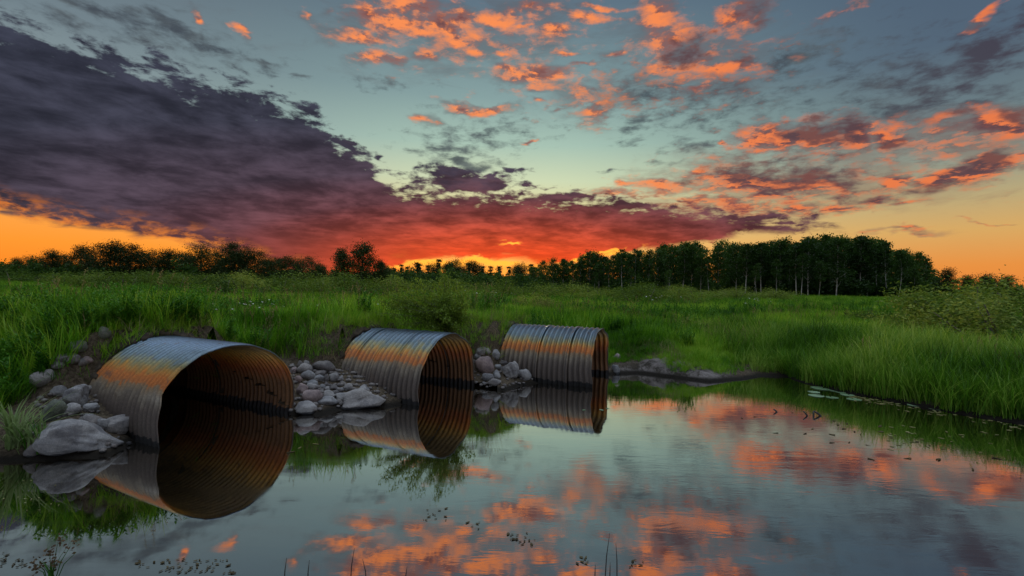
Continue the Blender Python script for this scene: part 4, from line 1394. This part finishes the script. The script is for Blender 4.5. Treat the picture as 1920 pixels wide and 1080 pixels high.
def grove_dist(px):
    return float(np.interp(px, [990, 1100, 1200, 1300, 1450, 1600, 1700, 1770], [150, 125, 105, 92, 80, 74, 76, 80]))


GT = 'aspens of the grove at the right'
front = []
px = 1000.0
while px < 1762:
    dd = grove_dist(px)
    front.append([px, dd + random.uniform(-3, 3), line_y(px) + random.uniform(-6, 10) + (18 if random.random() < .25 else 0), random.random() < .45])
    px += random.uniform(13, 22) * (1 if px > 1250 else 1.15)
for i, f in enumerate(sorted(front, key=lambda a: a[0])):
    H = top_of(f[0], f[2], f[1]) - float(height(at_y(f[0], 540, f[1]).x, f[1], False))
    me = (POLE if f[3] else ASPEN)[random.randrange(4)]
    m_ = len(front)
    where = f"{nth(i)} from the left end" if i < m_ / 2 else f"{nth(m_ - 1 - i)} from the right end"
    tree(me, f[0], f[1], max(3.5, H), f"{'slim bare-stemmed' if f[3] else 'full-crowned'} aspen in the front row of the grove, {where}", GT, 'aspen_tree', 10.0)
for b in range(3):
    deep = []
    px = 1000.0 + 6 * b
    while px < 1752:
        dd = grove_dist(px) + 7 + 8 * b
        ly = line_y(px) + random.uniform(-7, 9) + 2 * b
        H = top_of(px, ly, dd) - float(height(at_y(px, 540, dd).x, dd, False))
        # the glow of the sunset still shows low between the stems in two places
        if not (1318 < px < 1352 and random.random() < .8):
            deep.append([px, dd, max(4, H)])
        px += random.uniform(17, 28)
    for i, (px_, dd, H) in enumerate(deep):
        where = f"{nth(i)} from the left end" if i < len(deep) / 2 else f"{nth(len(deep) - 1 - i)} from the right end"
        tree((LOW if b else ASPEN)[random.randrange(4)], px_, dd, H, f"aspen half hidden in the {('second', 'third', 'backmost')[b]} row of the grove, {where}", 'aspens deeper in the grove', 'aspen_tree', 10.0)
# young growth at the foot of the grove
YA = [(1115, 98, 4.6), (1182, 90, 4.9), (1420, 74, 5.4), (1456, 72, 5.8), (1502, 70, 6.4), (1535, 69, 5.8), (1068, 110, 4.2), (1255, 84, 4.6)]
for i, (px, dd, H) in enumerate(sorted(YA)):
    tree(POLE[i % 4], px, dd, H, f"young pale aspen standing before the grove, {nth(i)} of these from the left", 'young aspens before the grove', 'aspen_tree', 10.0)

# dark trees against the afterglow at the left
BROAD = [tree_meshes('broad_tree', 460 + k, 8, .05, 2.5 + .5 * (k % 3), 30 + 3 * k, 300, .20, M_dark, .16) for k in range(5)]
BUSHY = [tree_meshes('bushy_tree', 480 + k, 5, .05, 1.30, 34, 300, .135, M_dark, .09) for k in range(3)]
LT = [(75, 489, 92, 'low'), (122, 482, 90, 'bushy'), (168, 479, 90, 'broad low'), (262, 478, 92, 'low spreading'), (302, 484, 90, 'small bushy'), (346, 480, 92, 'low broad'), (358, 486, 90, 'small'), (418, 484, 92, 'small dense'), (446, 478, 90, 'uneven'), (500, 492, 92, 'low'), (516, 493, 86, 'small broad'), (556, 489, 84, 'dense low'), (600, 498, 84, 'lowest'), (96, 477, 88, 'small round'), (150, 470, 86, 'narrow'), (186, 464, 84, 'tall'), (214, 459, 84, 'tallest, broad-headed'), (244, 466, 85, 'sloping'), (285, 477, 88, 'low'), (318, 472, 88, 'spreading'), (378, 467, 84, 'round-topped'),
      (402, 481, 86, 'small'), (432, 469, 84, 'twin-headed'), (462, 472, 84, 'wide'), (484, 481, 86, 'small leaning'), (536, 487, 78, 'dense round'), (578, 491, 80, 'low bushy'), (30, 490, 92, 'faint low'), (58, 488, 95, 'thin')]
for i, (px, ly, dd, kind) in enumerate(sorted(LT)):
    H = top_of(px, ly, dd) - float(height(at_y(px, 540, dd).x, dd, False))
    tree(BROAD[i % 5], px, dd, max(2.5, H * random.uniform(1.04, 1.16)), f"{kind} dark tree, {nth(i)} from the left of the row against the orange sky", 'dark trees on the left skyline', 'tree', 8.0)
for px, ly, dd, lab in ((640, 468, 52, 'bushy left tree of the lone pair standing clear on the skyline'), (680, 456, 52, 'taller right tree of the lone pair standing clear on the skyline'), (712, 489, 53, 'thin small tree at the right foot of the lone pair')):
    H = top_of(px, ly, dd) - float(height(at_y(px, 540, dd).x, dd, False))
    tree(BUSHY[px % 3], px, dd, H, lab, 'lone trees left of the sunset', 'tree', 5.0)

SPRUCE = [tree_meshes('spruce', 500 + k, 10, .08, 1.35, 24, 70, .42, M_dark, .12, 0, True) for k in range(3)]
far = []
px = 728.0
while px < 1000:
    far.append([px, random.uniform(190, 240), 499 + random.uniform(-6, 4) - (9 if random.random() < .15 else 0), random.random() < .55])
    px += random.uniform(4, 19)
for i, (px, dd, ly, sp) in enumerate(far):
    H = max(5, top_of(px, ly, dd) - float(height(at_y(px, 540, dd).x, dd, False)))
    tree((SPRUCE if sp else BROAD)[i % 3], px, dd, H, f"{'tiny pointed spruce' if sp else 'tiny round tree'} on the far skyline below the sunset glow, {nth(i) if i < 30 else 'last'} from the left", 'far trees below the sunset', 'spruce_tree' if sp else 'tree', 10.0 if sp else 8.0)

n = 260
pp, yy = rng.uniform(715, 1015, n), rng.uniform(165, 250, n)
xx = np.array([at_y(a_, 540, b_).x for a_, b_ in zip(pp, yy)])
scatter('far_wood', 'low dark far wood under the sunset glow', [w[0] for w in DARK_BUSH], P(xx, yy, height(xx, yy, False) - .3), rng.uniform(5.0, 9.0, n) * yy / 210, tilt=0.0)

# right skyline behind the bushes
for i, (px, ly, dd) in enumerate([(1775, 506, 60), (1815, 518, 40), (1850, 515, 38), (1888, 520, 40)]):
    H = max(2, top_of(px, ly, dd) - float(height(at_y(px, 540, dd).x, dd, False)))
    tree(BUSHY[i % 3], px, dd, H, f"small dark tree behind the right-hand bushes, {nth(i)} from the left", 'small trees at the right skyline', 'tree', 5.0)

# the far wood and scrub along the whole horizon reads as one mass
n = 1500
yy = rng.uniform(78, 260, n)
xx = rng.uniform(-1.2, 1.2, n) * yy
keep = ~((xx / yy > .05) & (xx / yy < .95) & (yy < 170))
xx, yy = xx[keep], yy[keep]
scatter('far_scrub', 'dark scrub and distant wood along the horizon', [w[0] for w in DARK_BUSH], P(xx, yy, height(xx, yy, False) - .1), rng.uniform(2.0, 5.2, len(xx)) * (0.50 + yy / 230), tilt=0.0)
n = 1000
pp = rng.uniform(1000, 1755, n)
xx, yy = [], []
for q_ in pp:
    dd = grove_dist(q_) + rng.uniform(1, 34)
    xx.append(at_y(q_, 540, dd).x)
    yy.append(dd)
xx, yy = np.array(xx), np.array(yy)
ok_ = ~((np.abs(pp - 1335) < 12) | (np.abs(pp - 1275) < 6))
xx, yy = xx[ok_], yy[ok_]
scatter('undergrowth', 'dark undergrowth among the stems of the grove', [w[0] for w in DARK_BUSH], P(xx, yy, height(xx, yy, False) - .1), rng.uniform(2.2, 4.8, len(xx)), tilt=0.0)


# ------------------------------------------------------------------ plants at and on the water
def pad_mesh(name, mat, seed, notch=0.35, curl=0.0):
    r = np.random.default_rng(seed)
    n = 22
    a = np.linspace(notch / 2, 2 * math.pi - notch / 2, n)
    rad = 0.5 * (1 + .05 * np.sin(3 * a + r.uniform(0, 6)) + .02 * r.normal(size=n))
    ring = lambda f, z: np.stack([rad * f * np.cos(a), rad * f * np.sin(a), z + 0 * a], -1)
    v = np.concatenate([[(0, 0, .006)], ring(.55, .006), ring(.96, .008 + curl * .4 * np.maximum(0, np.sin(a + 1)) ** 2), ring(1.0, .012 + curl * np.maximum(0, np.sin(a + 1)) ** 2), ring(.97, -.004)])
    t = [(0, 1 + i, 2 + i) for i in range(n - 1)]
    q = [(1 + k * n + i, 1 + (k + 1) * n + i, 2 + (k + 1) * n + i, 2 + k * n + i) for k in range(3) for i in range(n - 1)]
    return mesh_np(name, v, q, t, True, {'tint': np.full(len(v), r.random())}, (mat,))


PADS = [pad_mesh('lily_pad', M_pad, k) for k in range(4)]
CURL = pad_mesh('curled_pad', M_pad, 9, .4, .30)
LEAF = [pad_mesh('small_leaf', M_fleck, 20 + k, .1) for k in range(4)]
K = lambda x, y: (1380 + x / 3.556, 700 + y / 3.556)


def float_on(me, px, py, w, label, cat, group, name, aspect=1.0, rz=None):
    p = at(px, py, 0.0)
    W = w * p.y / FPX
    o = obj(name, me, None, (p.x, p.y, 0.004), (0, 0, random.uniform(0, 6.28) if rz is None else rz), (W, W * aspect, W))
    return tag(o, label, cat, group)


GP = 'lily pads below the right-hand reeds'
for x, y, w, lab, me in [(575, 102, 31, 'widest flat lily pad at the far side of the cluster, edged by its neighbours', PADS[0]), (520, 126, 17, 'small greyish lily pad at the left end of the cluster', PADS[1]), (536, 150, 22, 'grey lily pad nearest the open water at the left end', PADS[2]),
                         (640, 162, 18, 'lone lily pad in the middle of the cluster, toward the viewer', PADS[3]), (652, 116, 16, 'small lily pad beside the widest one', PADS[1]), (742, 145, 19, 'pale bluish lily pad directly below the upturned leaf', PADS[0]), (786, 174, 20, 'bluish lily pad at the near right corner of the cluster', PADS[2]),
                         (700, 128, 14, 'little lily pad tucked left of the upturned leaf', PADS[3]), (1186, 213, 18, 'single pale lily pad apart from the cluster to the right', PADS[1]), (1150, 168, 18, 'yellowish lily pad close under the reeds, right of the cluster', PADS[0]), (1330, 237, 17, 'pale lily pad at the outer edge of the small floating leaves', PADS[2])]:
    float_on(me, *K(x, y), w * 1.2, lab, 'lily pad', GP, 'lily_pad')
p = at(*K(742, 122), 0.0)
tag(obj('lily_pad', CURL, None, (p.x, p.y, 0.03), (R(34), R(6), 0.4), (.26, .26, .26)), 'bright green lily leaf standing up out of the cluster', 'lily pad', GP)
n = 0
while n < 150:
    f = random.random()
    px = 1590 + 330 * f + random.uniform(-8, 8)
    py = 736 + 45 * f + random.gauss(0, 6 + 5 * f)
    q = at(px, py, 0.0)
    if shore_dist(q.x, q.y) > -0.08:
        n += .1
        continue
    float_on(LEAF[n.__int__() % 4], px, py, random.uniform(4.5, 11), 'small pale leaf floating in the band below the right-hand reeds', 'leaf', 'small leaves floating along the right bank', 'floating_leaf', random.uniform(.4, .8))
    n += 1
for i in range(46):
    px, py = random.uniform(1660, 1900), random.uniform(790, 850)
    float_on(LEAF[i % 4], px, py, random.uniform(4, 12), 'olive leaf drifting in the dark reflection of the reeds', 'leaf', 'olive leaves on the dark reflection', 'floating_leaf', random.uniform(.25, .6))
BR = [pad_mesh('brown_leaf', M_brown, 40 + k, .3, .1) for k in range(3)]
for i, (x, y, w) in enumerate([(265, 400, 10), (460, 405, 11), (640, 410, 12), (720, 370, 10), (790, 390, 10), (680, 345, 11), (640, 463, 11), (755, 463, 9), (965, 390, 11), (900, 573, 13), (1145, 570, 14), (1350, 575, 16), (1580, 645, 15), (1740, 568, 15),
                               (740, 337, 9), (655, 317, 8), (830, 408, 7), (880, 480, 8), (1200, 460, 10), (1290, 482, 8), (40, 300, 8), (130, 290, 8), (375, 262, 6), (510, 372, 8), (960, 355, 14)]):
    float_on(BR[i % 3], *K(x, y), w, 'dark withered leaf drifting on the open pool', 'leaf', 'dark leaves drifting on the pool', 'withered_leaf', random.uniform(.2, .45))
for i, (px, py, w, lab) in enumerate([(1095, 769, 8, 'pale petal floating in front of the farthest culvert, left one'), (1128, 769, 10, 'pale petal floating under the mouth of the farthest culvert'), (1139, 766, 8, 'pale petal floating right of its twin under the farthest culvert')]):
    o = float_on(PADS[i], px, py, w, lab, 'petal', 'pale petals near the farthest culvert', 'floating_petal', .6)
for i, (px, py, w, lab) in enumerate([(592, 833, 14, 'long yellowish leaf floating left of the middle culvert reflection'), (562, 840, 12, 'yellowish leaf floating close to the first culvert mouth'), (545, 848, 16, 'orange-brown leaf floating at the edge of the first culvert reflection')]):
    float_on((LEAF + BR)[i * 3], px, py, w, lab, 'leaf', 'leaves floating beside the first culvert', 'floating_leaf', .35)


# reeds broken at the water: each slanting stick and its mirror image make a dark chevron
def stick(px, py, dx, dz, r0, label, group, name='broken_reed'):
    p = at(px, py, 0.0)
    k = p.y / FPX
    bag = Bag()
    q = np.array([[0, 0, -.03], [dx * k * .5, .02, dz * k * .5], [dx * k, .03, dz * k]])
    bag.tube(q, [r0, r0 * .9, r0 * .6], 5)
    o = obj(name, bag.mesh(name, (M_twig,)), None, tuple(p))
    return tag(o, label, 'reed', group)


GB = 'broken reeds standing in the pool'
stick(1459, 773, -7, 5, .016, 'leftmost of the dark broken reeds slanting out of the pool', GB)
stick(1516, 780, -8, 8, .016, 'second dark broken reed from the left, slanting out of the pool', GB)
stick(1542, 780, -14, 8, .020, 'thickest broken reed, at the right end of the short line', GB)
stick(1526, 780, 1, 8, .016, 'upright broken reed stub touching the thickest one', GB)

GS2 = 'thin stems rising from the near water'
for px, py, h_, lean, lab in [(1134, 1085, 84, 8, 'tallest thin stem rising from the near water right of centre'), (1157, 1082, 62, -3, 'thin straight stem just right of the tallest one'), (1143, 1088, 32, 1, 'shortest stem between the two tall ones'), (1115, 1090, 30, 1, 'short stem left of the tallest one'),
                              (657, 1092, 62, 5, 'tall thin stem near the bottom edge left of centre'), (688, 1094, 44, -10, 'curved stem right of the tall one, left of centre'), (577, 1092, 40, 1, 'short dark stem at the bottom edge, left of the curved one'), (533, 1094, 46, 2, 'leftmost faint stem at the bottom edge'), (760, 1094, 30, 2, 'faint short stem at the bottom edge below the clouds')]:
    q = at(px, py, 0.0)
    k = q.y / FPX
    bag = Bag()
    bag.tube([[0, 0, -.05], [lean * k * .3, 0, h_ * k * .5], [lean * k, .01, h_ * k]], [.0045, .0038, .0015], 5, .3)
    tag(obj('reed_stem', bag.mesh('reed_stem', (M_twig,)), None, tuple(q)), lab, 'reed', GS2)


def leaf_raft(px, py, wpx, hpx, n, size, label, group, mat=M_brown):
    """a few small leaves of one plant lying together on the water"""
    c = at(px, py, 0.0)
    root = bpy.data.objects.new('water_plant', None)
    COL.objects.link(root)
    root.location = c
    for i in range(n):
        q = at(px + random.uniform(-wpx, wpx), py + random.uniform(-hpx, hpx), 0.0) - c
        s = size * .62 * random.uniform(.5, 1.2)
        obj('leaf', BR[i % 3] if mat is M_brown else LEAF[i % 4], root, (q.x, q.y, .005), (random.uniform(-.1, .1), random.uniform(-.1, .1), random.uniform(0, 6.28)), (s, s * random.uniform(.35, .6), s))
    tag(root, label, 'plant', group)


GW = 'floating plants in the near pool'
for a_ in [(815, 966, 22, 14, 12, .06, 'patch of floating leaves under the reflection of the willow bush'), (884, 984, 16, 10, 7, .06, 'pair of leafy sprigs floating right of the willow reflection'), (970, 1012, 18, 12, 10, .06, 'scattered sprig floating near the bottom centre'),
           (1092, 1052, 12, 8, 7, .05, 'small sprig floating left of the tall thin stems'), (1000, 1020, 10, 8, 6, .05, 'tiny sprig beside the scattered one at the bottom centre'), (1192, 1056, 14, 8, 7, .05, 'small sprig floating right of the tall thin stems'), (960, 1008, 6, 5, 4, .05, 'tiniest sprig floating at the bottom centre'),
           (370, 1062, 70, 14, 46, .05, 'broad raft of grass-like leaves at the bottom left'), (285, 1058, 30, 8, 12, .05, 'small raft of leaves left of the broad raft'), (20, 1050, 30, 14, 20, .05, 'raft of leaves at the bottom left corner'), (60, 930, 60, 30, 22, .035, 'yellowish leaves drifting in the dark water under the left bank')]:
    leaf_raft(*a_, GW, M_fleck if 'yellow' in a_[-1] else M_brown)


# rush with seed heads at the bottom left
def rush():
    root = bpy.data.objects.new('rush_plant', None)
    COL.objects.link(root)
    p = at(96, 1092, 0.0)
    root.location = p
    k = p.y / FPX
    r = random.Random(4)
    for dx, h_, hd in [(-20, 38, 1), (-8, 52, 1), (2, 66, 0), (14, 78, 1), (24, 62, 1), (-30, 26, 1), (8, 44, 1), (34, 50, 0), (-2, 30, 1)]:
        b = Bag()
        tip = np.array([dx * k, r.uniform(-.05, .05), h_ * k])
        b.tube([[dx * k * .1, 0, -.05], tip * .5 + np.array([0, 0, .02]), tip], [.004, .003, .0012], 4, .4)
        o = obj('stem', b.mesh('rush_stem', (M_weed,)), root)
        if hd:
            s = Bag()
            for _ in range(16):
                c = tip + np.array([r.gauss(0, .016), r.gauss(0, .014), r.gauss(0, .024)])
                s.leaves(c[None].repeat(2, 0), .020, .2, .7)
            obj('seed_head', s.mesh('rush_seeds', (M_seed,)), o)
    b = Bag()
    for _ in range(9):
        b.blade((r.uniform(-.02, .02), r.uniform(-.02, .02), -.03), r.uniform(0, 6.28), r.uniform(.16, .34), .010, .15, .7, 5, r.random())
    obj('leaves', b.mesh('rush_leaves', (M_weed,)), root)
    tag(root, 'dark rush with brown seed heads growing at the bottom left corner', 'plant')


rush()


# sedge clumps on the left bank
def sedge(px, py, hpx, n, spread_, mat, label, seed, drop=1.5):
    q = hit(px, py)
    k = q.y / FPX
    r = random.Random(seed)
    root = bpy.data.objects.new('sedge_clump', None)
    COL.objects.link(root)
    root.location = q
    for _ in range(n):
        b = Bag()
        b.blade((r.gauss(0, .05), r.gauss(0, .05), -.03), r.uniform(0, 6.28), hpx * k * r.uniform(.8, 1.5), .019 * r.uniform(.7, 1.2), r.uniform(.05, spread_), r.uniform(.6, drop), 8, r.random())
        obj('blade', b.mesh('sedge_blade', (mat,)), root)
    tag(root, label, 'sedge', 'sedge clumps on the left bank')


sedge(28, 838, 105, 70, .55, M_sedge, 'big pale sedge clump arching over the stones at the left edge', 1, 2.0)
sedge(66, 842, 70, 34, .4, M_sedge, 'smaller pale sedge clump right beside the big one', 2, 1.9)
sedge(72, 850, 50, 16, .22, M_weed, 'bright green upright sedge at the waterline below the pale clumps', 3, .9)
sedge(5, 760, 80, 34, .5, M_weed, 'green sedge above the big pale clump at the left edge', 4, 1.4)


# ------------------------------------------------------------------ daisies
def daisy_mesh():
    pet, sc = Bag(), Bag()
    for k in range(9):
        a = k / 9 * 6.283
        c, s_ = math.cos(a), math.sin(a)
        pet.add([(c * .2, s_ * .2, 0), (c * .55 - s_ * .17, s_ * .55 + c * .17, .03), (c, s_, -.03), (c * .55 + s_ * .17, s_ * .55 - c * .17, .03)], [(0, 1, 2, 3)])
    a = np.arange(8) / 8 * 6.283
    sc.add(np.concatenate([np.stack([.26 * np.cos(a), .26 * np.sin(a), 0 * a + .02], -1), [[0, 0, .13]]]), None, [(i, (i + 1) % 8, 8) for i in range(8)])
    st = Bag()
    st.tube([[0, 0, -12], [.3, 0, -6], [0, 0, -.02]], [.10, .09, .07], 3)
    return pet.mesh('petals', (M_petal,)), sc.mesh('centre', (M_yellow,)), st.mesh('daisy_stem', (M_weed,))


DZ = daisy_mesh()


def daisy(x, y, z, s, label, group, parts=True):
    root = bpy.data.objects.new('daisy', None)
    COL.objects.link(root)
    root.location = (x, y, z)
    root.rotation_euler = (random.uniform(-.2, .7), random.uniform(-.4, .4), random.uniform(0, 6))
    for nm, me in (('petals', DZ[0]), ('centre', DZ[1]), ('stem', DZ[2])):
        obj(nm, me, root, None, None, (s, s, s))
    tag(root, label, 'flower', group)


for (cx, cy, sx, sy, n, lab, grp) in [(470, 596, 50, 12, 46, 'white daisy in the grass patch above the wide left culvert', 'daisies above the left culvert'),
                                      (280, 575, 110, 26, 22, 'white daisy scattered thinly in the grass at the left', 'daisies scattered at the left'),
                                      (600, 580, 60, 10, 14, 'white daisy in the grass left of the willow bush', 'daisies left of the willow bush'),
                                      (60, 590, 40, 16, 7, 'white flower near the left edge of the meadow', 'flowers at the left edge')]:
    for i in range(n):
        px, py = random.gauss(cx, sx), random.gauss(cy, sy)
        q = hit(px, py + 12)
        if q.y < 6.5 or q.y > 40:
            continue
        daisy(q.x, q.y, q.z + random.uniform(.30, .46), .020 * random.uniform(.8, 1.3) * max(1, q.y / 13), lab, grp)
for (cx, cy, sx, sy, n, lab, grp) in [(920, 549, 55, 5, 34, 'white tufted flower among the grass below the sunset glow', 'white flowers below the sunset glow'), (1228, 552, 26, 6, 14, 'white tufted flower beside the shrubs left of the grove', 'white flowers left of the grove'),
                                      (1412, 560, 24, 4, 20, 'white tufted flower in the meadow before the grove', 'white flowers before the grove')]:
    for i in range(n):
        px, py = random.gauss(cx, sx), random.gauss(cy, sy)
        q = at_y(px, py, random.uniform(24, 30))
        g = float(height(q.x, q.y, False))
        daisy(q.x, q.y, min(max(q.z, g + .35), g + .95), .042 * random.uniform(.7, 1.3), lab, grp)
